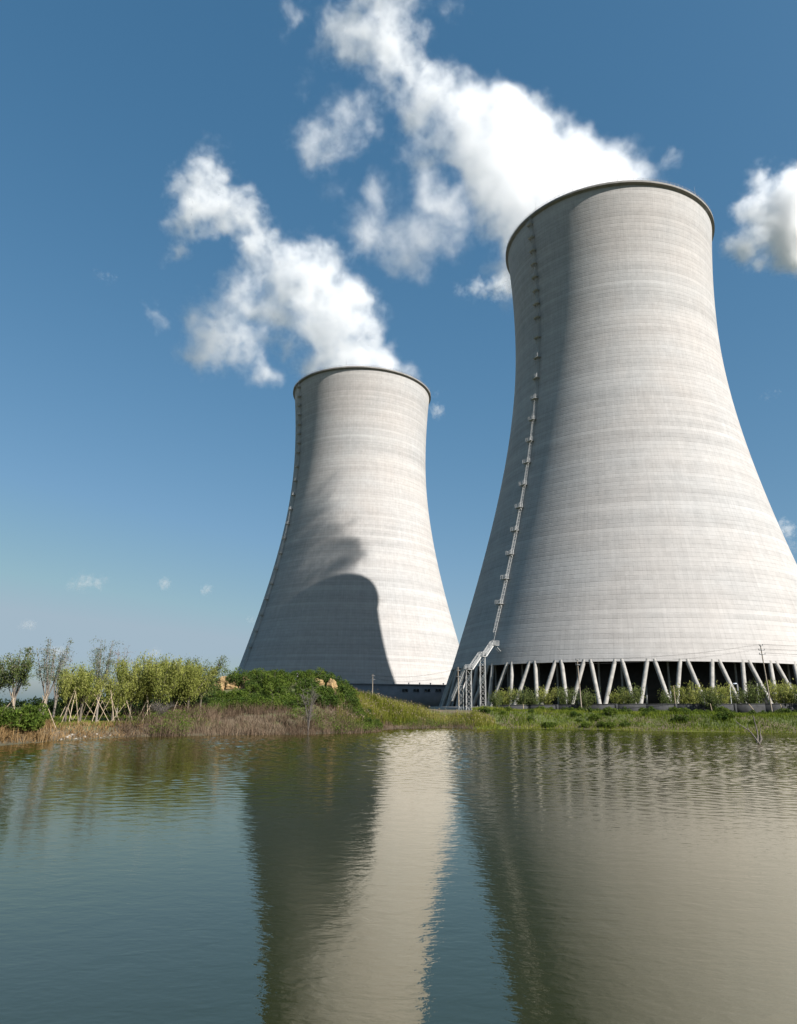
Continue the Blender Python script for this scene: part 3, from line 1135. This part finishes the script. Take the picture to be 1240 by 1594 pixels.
def flight(a, b):
    d = b - a
    s = np.array([-d[1], d[0], 0.])
    s = s / np.linalg.norm(s) * .6
    mb = MB()
    for k in (-1, 1):
        mb.bar(a + s * k, b + s * k, .22)
        for t in np.linspace(0, 1, 7):
            p = a + d * t + s * k
            mb.tube([p, p + (0, 0, 1.15)], .045, 4)
        for h in (.4, .78, 1.15):
            mb.tube([a + s * k + (0, 0, h), b + s * k + (0, 0, h)], .05, 4)
    n = max(6, int(abs(d[2]) / .25))
    rot = np.stack([d * (1, 1, 0) / np.linalg.norm(d[:2]), s / .6, np.array([0, 0, 1.])], 1)
    for t in np.linspace(0, 1, n):
        mb.box(a + d * t + (0, 0, .06), (.28, 1.2, .05), rot)
    mb.build('stair_flight', M['steel'], stair)


platform(top, 2.2, 1.6, 'landing')
platform(l1, 1.9, 1.7, 'landing')
platform(l2, 2.0, 1.7, 'landing')
flight(l1 + (.6, 0, 0), top + (-.8, 0, 0))
flight(l2 + (.7, 0, 0), l1 + (-.7, 0, 0))
flight(foot, l2 + (-.8, 0, 0))
mid = foot * .48 + l2 * .52


def mast(c, wdt):
    mb = MB()
    z0 = 2.6
    cs = [np.array([c[0] + sx * wdt / 2, c[1] + sy * wdt / 2, 0]) for sx, sy in ((-1, -1), (1, -1), (1, 1), (-1, 1))]
    for p in cs:
        mb.bar(p + (0, 0, z0), p + (0, 0, c[2]), .12)
    n = int((c[2] - z0) / 1.45)
    zs = np.linspace(z0, c[2] - .1, n + 1)
    for k in range(4):
        p, q = cs[k], cs[(k + 1) % 4]
        for i in range(n):
            a, b = (p, q) if i % 2 else (q, p)
            mb.bar(a + (0, 0, zs[i]), b + (0, 0, zs[i + 1]), .06)
            if i % 2:
                mb.bar(p + (0, 0, zs[i + 1]), q + (0, 0, zs[i + 1]), .055)
    mb.build('lattice_mast', M['steel'], stair)


mast(l1, 1.4)
mast(l2, 1.4)
mast(mid - (0, 0, .2), 1.2)
mb = MB()
e = np.array([math.cos(LAD), math.sin(LAD), 0])
mb.bar(top + (.2, 0, -.05), top - e * 2.2 + (0, 0, -1.7), .12)
mb.bar(top + (-.6, 0, -.05), top - e * 2.2 + (-.6, 0, -1.7), .12)
mb.build('bracket', M['steel'], stair)

# ------------------------------------------------------------------ clay outcrops, stones, dead branch


def lump(name, mat_, c, s, seed, label=None, cat=None, group=None, rough=.35):
    import bmesh
    bm = bmesh.new()
    bmesh.ops.create_icosphere(bm, subdivisions=4, radius=1)
    r = np.random.default_rng(seed)
    o3 = r.uniform(0, 50, 3)
    from mathutils import noise
    for v in bm.verts:
        n = noise.fractal(Vector(v.co * 1.3) + Vector(o3), .9, 2.1, 5) * rough + noise.noise(Vector(v.co * 5.) + Vector(o3)) * rough * .08
        crag = abs(noise.noise(Vector((v.co.x * 2.6, v.co.y * 2.6, v.co.z * .7)) + Vector(o3))) * rough * 1.1
        v.co *= 1 + n - crag
        v.co = Vector((v.co.x * s[0], v.co.y * s[1], v.co.z * s[2]))
    me = bpy.data.meshes.new(name)
    bm.to_mesh(me)
    bm.free()
    me.materials.append(mat_)
    o = link(name, me)
    o.location = tuple(c)
    return tag(o, label, cat, group)


lump('clay_outcrop', M['clay'], at(353, 1067, 111) + (0, 1.1, -.1), (2.1, 1.3, 1.35), 3, 'large orange clay face at the left end of the mound', 'clay outcrop')
lump('clay_outcrop', M['clay'], at(336, 1073, 110) + (0, .9, 0), (1.0, 1.0, .95), 8, 'low orange clay knob at the very foot of the large clay face', 'clay outcrop')
lump('clay_outcrop', M['clay'], at(381, 1071, 111) + (0, .9, 0), (1.0, 1.1, 1.6), 4, 'small pale clay face beside the larger one', 'clay outcrop')
lump('clay_outcrop', M['clay'], at(490, 1064, 113) + (0, 1.1, 0), (1.5, 1.2, .8), 5, 'broken clay bank under the crest of the mound', 'clay outcrop')
lump('clay_outcrop', M['clay'], at(514, 1070, 113) + (0, 1., 0), (.9, 1.0, 1.2), 6, 'narrow clay bank at the right end of the mound', 'clay outcrop')

wb = at(1180, 1153, 80)
root = empty('dead_branch', (wb[0], 80, 0), label='bare forked dead branch sticking out of the pond', cat='dead branch')


def br(px, rad, name):
    mb = MB()
    mb.tube([at(u, v, 80 + dy) - np.array([wb[0], 80, 0]) for u, v, dy in px], rad, 6)
    mb.build(name, M['deadwood'], root, True)


br([(1182, 1158, 0), (1178, 1153, 0), (1170, 1142, -.1), (1164, 1136, -.2), (1154, 1130, -.4), (1144, 1122, -.5)], [.10, .10, .07, .06, .045, .03], 'limb')
br([(1178, 1156, 0), (1179, 1146, .1), (1178, 1138, .2), (1175, 1127, .3), (1171, 1113, .3)], [.11, .09, .075, .06, .055], 'limb')
br([(1165, 1137, -.2), (1163, 1131, -.1), (1162, 1127, 0)], [.04, .035, .02], 'limb')
br([(1182, 1156, .1), (1184, 1150, .1), (1182.5, 1141, .2), (1183.5, 1134, .3)], [.13, .15, .05, .04], 'limb')

# algae along the right bank
mb = MB()
ax_ = np.linspace(at(1035, 1139, 137)[0], at(1135, 1139, 135)[0], 26)
ay_ = []
for x in ax_:
    ys = np.linspace(125, 150, 200)
    ay_.append(float(np.interp(0, shore_dist(np.full(200, x), ys), ys)))
wdt = .9 + 1.1 * hash_noise(ax_, ax_ * 0, 2.5, 4)
wdt[0] = wdt[-1] = .1
for k in range(25):
    a0, a1 = ay_[k] + .6, ay_[k + 1] + .6
    mb.add([(ax_[k], a0 - wdt[k] - .6, .03), (ax_[k + 1], a1 - wdt[k + 1] - .6, .03), (ax_[k + 1], a1, .03), (ax_[k], a0, .03)], [[0, 1, 2, 3]])
tag(mb.build('algae', M['algae']), kind='stuff')

for k in range(16):
    u = [96, 101, 105, 110, 113, 120, 126, 133, 141, 150, 158, 163, 171, 108, 4, 116][k]
    x0_ = at(u, 1140, 60)[0] / 60
    ys = np.linspace(45, 110, 500)
    sd_ = shore_dist(ys * x0_, ys)
    yy_ = float(ys[np.argmax(sd_ > (.3 + .18 * (k % 5)))])
    xx_ = yy_ * x0_
    r_ = .07 + .08 * random.random()
    lump('stone', M['stone'], (xx_, yy_, gz(xx_, yy_) + r_ * .3), (r_ * 1.3, r_, r_ * .8), 20 + k, 'pale stone lying on the left bank at the waterline', 'stone', 'pale stones on the left bank')

# ------------------------------------------------------------------ trees


def rand_unit(n):
    v = rng.normal(size=(n, 3))
    return v / np.linalg.norm(v, axis=1)[:, None]


def leaves_at(mb, c, size, droop, base, spread=.22):
    n = len(c)
    a = rand_unit(n) * (1 - droop) + np.array([0, 0, -1.]) * droop
    a /= np.linalg.norm(a, axis=1)[:, None]
    b = np.cross(a, rand_unit(n))
    b /= np.linalg.norm(b, axis=1)[:, None] + 1e-9
    s = size * rng.uniform(.6, 1.3, n)[:, None]
    mb.diamonds(c, a * s, b * s * .36, np.clip(base + rng.normal(0, spread, n), 0, 1))


def willow(h, trunk_h, tilt, nb, nleaf, leafmat, barkmat, size=.16, strand=.7, start=.35, sub=4, loose=.25, label=None, group=None, lean=0.):
    root = empty('willow_tree', label=label, cat='tree', group=group)
    tb_, cr = MB(), MB()
    k0 = np.array([rng.normal(0, .06) + lean, rng.normal(0, .06), trunk_h])
    tb_.tube([(0, 0, -.4), k0 * .5 * (1, 1, 1), k0 * (1, 1, .93), k0 + (0, 0, .05)], [.15, .12, .13, .17], 8)
    limbs = MB()
    for i in range(nb):
        az = 2 * PI * (i + rng.uniform(-.35, .35)) / nb
        tl_ = R(tilt) * rng.uniform(.2, 1.3)
        L = (h - trunk_h) * rng.uniform(.72, 1.08) / max(.6, math.cos(tl_ * .7))
        t = np.linspace(0, 1, 8)
        out_ = L * (np.sin(tl_) * t ** .85) + .05
        up = L * np.cos(tl_) * (t - .10 * t ** 3 * strand)
        wob = rng.normal(0, .05, (8, 3)).cumsum(0) * .7
        wob[0] = 0
        p = k0 + np.stack([out_ * math.cos(az), out_ * math.sin(az), up], 1) + wob
        limbs.tube(p, np.interp(t, [0, .5, 1], [.055, .034, .012]) * rng.uniform(.8, 1.2), 5, False)
        twigs = [p]
        for s in range(sub):
            j = rng.uniform(start * .8, .95)
            q0 = np.array([np.interp(j, t, p[:, c]) for c in range(3)])
            a2 = az + rng.normal(0, 1.1)
            l2_ = L * rng.uniform(.14, .32)
            tt = np.linspace(0, 1, 5)
            q = q0 + np.stack([math.cos(a2) * l2_ * .65 * tt, math.sin(a2) * l2_ * .65 * tt, l2_ * (.75 * tt - (.5 + strand * .8) * tt ** 2)], 1)
            limbs.tube(q, np.linspace(.018, .006, 5), 4, False)
            twigs.append(q)
        m = int(nleaf / nb)
        tone = .5 + rng.normal(0, .13)
        for q in twigs:
            mm = int(m * (.45 if q is p else .55 / max(1, sub)))
            tt = rng.uniform(start if q is p else .1, 1, mm)
            ts = np.linspace(0, 1, len(q))
            c = np.stack([np.interp(tt, ts, q[:, k]) for k in range(3)], 1)
            drop = rng.exponential(.5 * strand + .05, mm)
            c = c + rng.normal(0, loose, (mm, 3)) * (.4 + .8 * tt)[:, None]
            c[:, 2] -= drop * .7
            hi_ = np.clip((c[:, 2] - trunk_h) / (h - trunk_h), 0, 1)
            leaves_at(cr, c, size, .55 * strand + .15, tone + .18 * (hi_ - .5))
    tr_ = tb_.build('trunk', barkmat, root, True)
    limbs.build('limbs', barkmat, tr_)
    cr.build('crown', leafmat, root)
    return root


def plant_tree(o, u, Y, rz=0., sc=1., dz=0.):
    x, y, z = spot(u, Y)
    o.location = (x, y, z + dz)
    o.rotation_euler[2] = rz
    o.scale = (sc, sc, sc)
    return o


def tree_h(u, vtop, Y):
    x, y, z = spot(u, Y)
    return at(u, vtop, Y)[2] - z


GW = 'staked young willows on the left bank'
GC = 'dense willow clump on the left bank'
LEFT = [   # u, top v, Y, tilt, branches, leaves, leaf material, bark, strand, start, loose, size, label, group
    (20, 1006, 63, 24, 11, 2600, 'willow_dark', 'bark_pale', .35, .40, .20, .12, 'open vase shaped willow with bare lower limbs, leftmost whole tree', GW),
    (-16, 1012, 65, 26, 10, 2600, 'willow_dark', 'bark_pale', .4, .40, .22, .12, 'willow cut off by the left picture edge', GW),
    (68, 990, 66, 15, 10, 1500, 'willow_blue', 'bark_pale', .25, .35, .22, .10, 'tallest thin willow with sparse silvery leaves and a forked base', GW),
    (84, 1003, 84, 9, 7, 260, 'willow_pink', 'bark_pale', .15, .3, .14, .10, 'bare thin sapling rising behind the tallest thin willow', GW),
    (103, 1030, 74, 27, 10, 4200, 'willow', 'bark', .75, .30, .30, .13, 'round yellow green willow, left one of a touching pair', GW),
    (126, 1031, 76, 25, 10, 4200, 'willow', 'bark', .75, .30, .30, .13, 'round yellow green willow, right one of a touching pair', GW),
    (152, 996, 78, 13, 10, 2000, 'willow_blue', 'bark_pale', .3, .30, .24, .11, 'tall narrow grey green willow beside the dense clump', GW),
    (182, 1005, 96, 9, 8, 520, 'willow_pink', 'bark_pale', .2, .25, .18, .11, 'narrow pinkish almost leafless sapling behind the clump', GW),
    (176, 1046, 84, 24, 9, 3400, 'willow', 'bark', .8, .25, .3, .13, 'lower yellow green willow at the clump left end', GC),
    (202, 1024, 86, 27, 11, 5600, 'willow', 'bark', .8, .22, .34, .14, 'leafy willow, second from the clump left end', GC),
    (226, 1016, 88, 27, 11, 6200, 'willow', 'bark', .8, .22, .34, .14, 'leafy willow, third from the clump left end', GC),
    (248, 1013, 86, 27, 11, 6200, 'willow', 'bark', .8, .22, .34, .14, 'leafy willow with the highest top in the middle of the clump', GC),
    (270, 1017, 90, 27, 11, 6200, 'willow', 'bark', .8, .22, .34, .14, 'leafy willow right of the highest one in the clump', GC),
    (292, 1015, 88, 27, 11, 6200, 'willow', 'bark', .75, .22, .34, .14, 'leafy willow, last but one at the clump right end', GC),
    (311, 1016, 91, 27, 10, 4600, 'willow_dark', 'bark', .7, .25, .36, .13, 'loose edged willow at the clump right end', GC),
]
for (u, vt, Y, tilt, nb, nl, lm, bk, st, sa, lo_, sz, lab, grp) in LEFT:
    nl, sz, lo_ = int(nl * 1.4), sz * .84, lo_ * .75
    h_ = tree_h(u, vt, Y)
    o = willow(h_, min(2.3, h_ * .33), tilt, nb, nl, M[lm], M[bk], sz, st, sa, 6, lo_, lab, grp)
    plant_tree(o, u, Y, rng.uniform(0, 6))

GR = 'young willows along the dark wall'
protos = [willow(6.3, 1.3, 27, 10, 1700, M['willow_dark' if k != 1 else 'willow'], M['bark'], .20, .75, .2, 3, .40, 'leafy young willow in the row before the V columns', GR) for k in range(3)]
row = [(772, 1072), (788, 1067), (812, 1066), (830, 1073), (849, 1065), (882, 1063), (912, 1067), (966, 1070), (984, 1061), (1040, 1070), (1071, 1058), (1082, 1068), (1108, 1065), (1124, 1059), (1152, 1072), (1174, 1054), (1219, 1053), (1240, 1060), (1266, 1056)]
for k, (u, vt) in enumerate(row):
    Y = (170 if k % 6 else 164.5) + 1.2 * random.random()
    h_ = tree_h(u, vt, Y)
    o = protos[k % 3] if k < 3 else copy_tree(protos[k % 3])
    plant_tree(o, u, Y, rng.uniform(0, 6), h_ / 6.3)
    o['label'] = 'leafy young willow in the row before the V columns'


# stakes
def tripod(x, y, h, sp_, rz, lab, grp, n=3):
    z = gz(x, y)
    root = empty('stake_tripod', (x, y, z), rz, lab, 'tree stakes', grp)
    for k in range(n):
        a = 2 * PI * k / n + random.uniform(-.3, .3)
        f = np.array([sp_ * random.uniform(.6, 1.15) * math.cos(a), sp_ * random.uniform(.6, 1.15) * math.sin(a), -.3])
        tp = np.array([-.14 * sp_ * math.cos(a), -.14 * sp_ * math.sin(a), h])
        mb = MB()
        tp = tp + np.array([random.uniform(-.35, .35), random.uniform(-.3, .3), random.uniform(-.5, .25)])
        mb.tube([f, f * .45 + tp * .55 + np.array([random.uniform(-.05, .05), 0, 0]), tp], [.036, .033, .028], 6)
        mb.build('stake', M['stake'], root, True)


GS = 'stake tripods propping the willows'
for (u, Y, h, sp_, lab) in [(66, 64.5, 2.7, 1.5, 'peeled stakes propping the tallest thin willow'), (18, 62.5, 2.6, 1.5, 'peeled stakes propping the leftmost whole willow'),
                            (112, 72.5, 3.4, 1.3, 'pale upright stakes below the touching pair of round willows'), (150, 76.5, 3.3, 2.0, 'wide leaning stakes below the tall narrow grey green willow'),
                            (175, 81.5, 3.3, 2.1, 'wide leaning stakes at the clump left end')]:
    x, y, z = spot(u, Y)
    tripod(x, y, h, sp_, random.uniform(0, 2), lab, GS)
for (u, Y) in [(103, 86), (131, 84), (160, 92), (196, 84), (210, 88), (228, 85), (240, 86), (262, 90), (280, 88)]:
    x, y, z = spot(u, Y)
    tripod(x, y, random.uniform(2.5, 3.1), random.uniform(1.2, 1.9), random.uniform(0, 2), 'crossed stakes in shade under the left bank willows', GS)
for (u, v0, u1, v1, Y, lab) in [(1105, 1095, 1108, 1108, 160, 'short leaning stake in front of the wall left of the dead branch'), (1165, 1096, 1175, 1108, 160, 'short stake leaning far over in front of the wall'),
                                (1214, 1096, 1219, 1110, 159, 'short leaning stake right of the tall leaning pole'), (1048, 1067, 1051, 1096, 168, 'tall pale post beside a V column foot'),
                                (814, 1096, 815, 1112, 159, 'short stake in the grass left of the brown pole'), (792, 1098, 794, 1112, 159, 'short stake in the grass near the stair masts')]:
    a, b = at(u1, v1, Y), at(u, v0, Y)
    mb = MB()
    mb.tube([a - (b - a) * .6, (a + b) / 2, b], [.09, .085, .075], 6)
    tag(mb.build('wooden_stake', M['stake'], None, True), lab, 'stake', 'single stakes along the wall')

# ------------------------------------------------------------------ shrubs and ground cover


def shrub(rx, rz_, nleaf, leafmat, size, lobes, label, group, twig=True):
    root = empty('shrub', label=label, cat='shrub', group=group)
    cr, st = MB(), MB()
    for k in range(lobes):
        a = rng.uniform(0, 2 * PI)
        rr = rx * math.sqrt(rng.uniform(0, .75))
        c = np.array([rr * math.cos(a), rr * math.sin(a), rz_ * rng.uniform(.35, .85) * (1 - .35 * rr / rx)])
        s = np.array([rx, rx, rz_]) * rng.uniform(.25, .45)
        n = nleaf // lobes
        p = c + rand_unit(n) * s * (rng.uniform(.5, 1.12, n) ** .6)[:, None]
        p[:, 2] = np.maximum(p[:, 2], .05)
        leaves_at(cr, p, size, .2, .48 + rng.normal(0, .12), .2)
        st.tube([(0, 0, -.2), c * .6, c + (0, 0, s[2] * .8)], [.05, .035, .01], 4, False)
    cr.build('foliage', leafmat, root)
    if twig:
        st.build('stems', M['bark'], root)
    return root


def scatter(protos, places, lab, jitter=.25):
    used = set()
    for k, (x, y, sc) in enumerate(places):
        i = int(rng.integers(len(protos)))
        o = protos[i] if i not in used else copy_tree(protos[i])
        used.add(i)
        s = sc * rng.uniform(1 - jitter, 1 + jitter)
        o.location = (x, y, gz(x, y) - .1)
        o.rotation_euler = (0, 0, rng.uniform(0, 6.28))
        o.scale = (s, s, s * rng.uniform(.85, 1.15))
        o['label'] = lab
    for i, p in enumerate(protos):
        if i not in used:
            for c in [p] + [c for c in COL.objects if c.parent == p]:
                bpy.data.objects.remove(c)


GM = 'green shrubs covering the mound'
pm = [shrub(1.55, 1.9, 1500, M['shrub' if k % 5 in (1, 3) else 'shrub_bright'], .13, 9, 'x', GM) for k in range(5)]
places = []
for k in range(165):
    u = rng.uniform(318, 590)
    Y = rng.uniform(97 + max(0, u - 440) * .11, 121)
    x = at(u, 1080, Y)[0]
    near_clay = abs(u - 352) < 36 and 106.5 < Y < 111.5 or 478 < u < 528 and 110 < Y < 115 or abs(u - 459) < 8 and Y < 117
    if not near_clay:
        places.append((x, Y, .95 if u < 560 else .7))
for u, Y in [(326, 109), (338, 112), (352, 112), (368, 112), (384, 112), (396, 109), (372, 105.5), (345, 104), (398, 104), (410, 106), (420, 110), (432, 112), (440, 106)]:
    places.append((at(u, 1080, Y)[0], Y, .85))
scatter(pm, places, 'green leafy shrub among the mass covering the clay mound')

GB = 'low shrubs on the far bank'
pbk = [shrub(1.3, 1.25, 1100, M['shrub_bright' if k % 2 else 'shrub'], .14, 8, 'x', GB) for k in range(4)]
places = []
for k in range(70):
    u = rng.uniform(750, 1290)
    Y = rng.uniform(141, 160)
    x = at(u, 1110, Y)[0]
    if shore_dist(np.array([x]), np.array([Y]))[0] > 1.5:
        places.append((x, Y, .95 if u > 930 else .75))
scatter(pbk, places, 'low green shrub growing on the bank below the dark wall')

GL = 'leafy bushes on the left bank'
pl_ = [shrub(1.15, 1.6, 1500, M['shrub_bright'], .12, 9, 'x', GL) for k in range(3)]
places = []
for u, Y, s in [(3, 58.5, .9), (14, 59, 1.1), (26, 59.5, 1.15), (38, 60.5, 1.15), (48, 61.5, 1.1), (58, 64, .8), (66, 66, .7), (72, 67, .7), (-10, 58, 1), (205, 86, .6), (215, 87, .7), (225, 87.5, .65), (84, 70, .5)]:
    places.append((at(u, 1120, Y)[0], Y, s))
scatter(pl_, places, 'broad leaved green bush above the dead grass of the left bank', .12)

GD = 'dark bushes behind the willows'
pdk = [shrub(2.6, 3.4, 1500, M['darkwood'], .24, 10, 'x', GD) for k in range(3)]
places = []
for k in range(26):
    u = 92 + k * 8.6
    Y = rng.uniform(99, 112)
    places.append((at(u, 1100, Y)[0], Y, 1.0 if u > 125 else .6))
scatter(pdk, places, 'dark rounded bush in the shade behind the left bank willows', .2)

# far woodland beyond the fields on the left
mb = MB()
for k in range(260):
    Y = rng.uniform(430, 560)
    u = rng.uniform(-260, 330)
    x = at(u, 1100, Y)[0]
    z = gz(x, Y)
    hh = rng.uniform(2.5, 6.5)
    p = np.array([x, Y, z + hh * .5]) + rand_unit(60) * np.array([hh * .8, hh * .8, hh * .55]) * rng.uniform(.4, 1.1, 60)[:, None]
    leaves_at(mb, p, .9, .1, .5)
tag(mb.build('far_woodland', M['darkwood']), kind='stuff')


def field(n, u0, u1, y0, y1, keep):
    u = rng.uniform(u0, u1, n)
    Y = rng.uniform(y0, y1, n)
    x = np.array([at(a, 1110, b)[0] for a, b in zip(u, Y)])
    sd = shore_dist(x, Y)
    k = keep(u, x, Y, sd)
    return u[k], x[k], Y[k], sd[k]


def blades(mb, x, y, z, h, lean, wd, tint):
    n = len(x)
    p0 = np.stack([x, y, z - .1], 1)
    a = rng.uniform(0, 2 * PI, n)
    l = np.abs(rng.normal(0, lean, n)) * h
    d = np.stack([np.cos(a) * l, np.sin(a) * l, np.zeros(n)], 1)
    p1 = p0 + d * .35 + np.stack([np.zeros(n), np.zeros(n), h * .6], 1)
    p2 = p0 + d + np.stack([np.zeros(n), np.zeros(n), h], 1)
    b = rng.uniform(0, 2 * PI, n)
    s = np.stack([np.cos(b), np.sin(b), np.zeros(n)], 1) * (wd * rng.uniform(.6, 1.4, n))[:, None]
    mb.strips(p0, p1, p2, s, np.clip(tint, 0, 1))
    return p2


# dry brush at the foot of the mound: clumps of arching twigs
mb = MB()
u, x, Y, sd = field(7600, 190, 735, 64, 138, lambda u, x, Y, sd: (sd > -.5) & (sd < np.where(u < 330, 9, np.where(u < 560, 7.5, 4))) & ((u > 232) | (sd < 2.6)))
clump = hash_noise(x, Y, 3.2, 31)
for k in range(len(u)):
    hh = (1.75 if u[k] < 330 else 1.6 if u[k] < 560 else 1.1) * (.3 + 1.1 * clump[k]) * (.65 + .35 * min(1, sd[k] / 3 + .3))
    m = 15
    xx = x[k] + rng.normal(0, .35, m)
    yy = Y[k] + rng.normal(0, .35, m)
    zz = np.full(m, max(gz(x[k], Y[k]), -.1))
    tone = .2 + .55 * hash_noise(x[k], Y[k], 5.5, 44) + rng.normal(0, .17, m)
    blades(mb, xx, yy, zz, hh * rng.uniform(.4, 1.15, m), .75, np.full(m, .019), tone)
tag(mb.build('dry_brush', M['brush']), kind='stuff')
mb = MB()                                       # green growth among it
sel = rng.uniform(0, 1, len(u)) < .42 * (hash_noise(x, Y, 6., 77) > .46)
for k in np.nonzero(sel)[0]:
    p = np.array([x[k], Y[k], max(gz(x[k], Y[k]), 0) + .6]) + rand_unit(55) * np.array([.8, .8, .7]) * rng.uniform(.3, 1.1, 55)[:, None]
    leaves_at(mb, p, .10, .2, .5)
tag(mb.build('undergrowth', M['shrub_bright']), kind='stuff')

# bare bush standing at the water's edge before the brush
for (u, vt, Y, lab) in [(481, 1073, 88.3, 'bare dark branched bush standing at the waterline below the mound'), (250, 1096, 82.5, 'low bare dark bush leaning over the water by the willows')]:
    x, y, z = spot(u, Y)
    hh = at(u, vt, Y)[2] - max(z, 0)
    root = empty('bare_bush', (x, y, max(z, 0)), label=lab, cat='bush')
    tb_, tw_ = MB(), MB()
    for i in range(7):
        a = rng.uniform(0, 2 * PI)
        q = np.array([[0, 0, -.4], [.1 * math.cos(a), .1 * math.sin(a), hh * .3], [.5 * math.cos(a), .5 * math.sin(a), hh * .65], [1.1 * math.cos(a), 1.1 * math.sin(a), hh * rng.uniform(.85, 1.05)]])
        tb_.tube(q, [.055, .05, .03, .008], 5, False)
        for j in range(34):
            t = rng.uniform(.3, 1)
            c = np.array([np.interp(t, [0, .33, .66, 1], q[:, k]) for k in range(3)])
            d = rand_unit(1)[0] * .9
            d[2] = abs(d[2]) * .8
            tw_.tube([c, c + d * .5 + (0, 0, .05), c + d * rng.uniform(.7, 1.2)], [.016, .011, .005], 3, False)
    tb_.build('stem', M['deadwood'], root)
    tw_.build('twigs', M['deadwood'], root)

# tall reeds on the right shoulder of the mound
mb, mp_ = MB(), MB()
u, x, Y, sd = field(42000, 525, 770, 98, 142, lambda u, x, Y, sd: (sd > 2.2) & (Y > 102 + (u - 548) * .08))
hh = rng.uniform(1.0, 2.0, len(u)) * np.interp(u, [525, 560, 600, 700, 770], [.7, 1., 1., .85, .6]) * (.7 + .5 * hash_noise(x, Y, 3., 12))
zz = height(x, Y)
tone = .12 + .75 * hash_noise(x, Y, 4.5, 15) + rng.normal(0, .15, len(u))
tip = blades(mb, x, Y, zz, hh, .28, np.full(len(u), .035), tone)
tag(mb.build('reeds', M['reed']), kind='stuff')
k = rng.uniform(0, 1, len(u)) < .10
leaves_at(mp_, tip[k] + (0, 0, .12), .17, .0, .5)
tag(mp_.build('reed_plumes', M['plume_reed']), kind='stuff')

# grass and herbs of the far bank
mb = MB()
u, x, Y, sd = field(60000, 735, 1330, 128, 167, lambda u, x, Y, sd: (sd > -.25))
nz_ = hash_noise(x, Y, 3.5, 51)
hh = rng.uniform(.40, .85, len(u)) * (.5 + .8 * nz_) * np.clip(.5 + sd / 5, .5, 1.0) * np.where(Y > 158, .7, 1.)
yel = np.where((u < 1000) & (sd > 9), .25, 0) + np.where(sd < 2.6, .22, 0)
tone = .18 + .42 * hash_noise(x, Y, 5., 52) + yel + rng.normal(0, .15, len(u))
blades(mb, x, Y, height(x, Y), hh, .5, np.full(len(u), .045), tone)
tag(mb.build('bank_grass', M['grass']), kind='stuff')

# meadow and dead grass of the left bank
mb = MB()
u, x, Y, sd = field(26000, -30, 330, 54, 118, lambda u, x, Y, sd: (sd > 2.4))
blades(mb, x, Y, height(x, Y), rng.uniform(.2, .5, len(u)), .5, np.full(len(u), .035), .3 + .4 * hash_noise(x, Y, 5., 52) + rng.normal(0, .15, len(u)))
tag(mb.build('meadow_grass', M['grass']), kind='stuff')
mb = MB()
u, x, Y, sd = field(26000, -30, 225, 50, 92, lambda u, x, Y, sd: (sd > .15) & (sd < np.where(u < 62, 3.4, 4.2)))
hh = rng.uniform(.35, .9, len(u)) * np.where(u < 85, 1.0, .55)
blades(mb, x, Y, height(x, Y), hh, .8, np.full(len(u), .035), .15 + .6 * hash_noise(x, Y, 1.5, 61) + rng.normal(0, .18, len(u)))
tag(mb.build('dead_grass', M['straw']), kind='stuff')
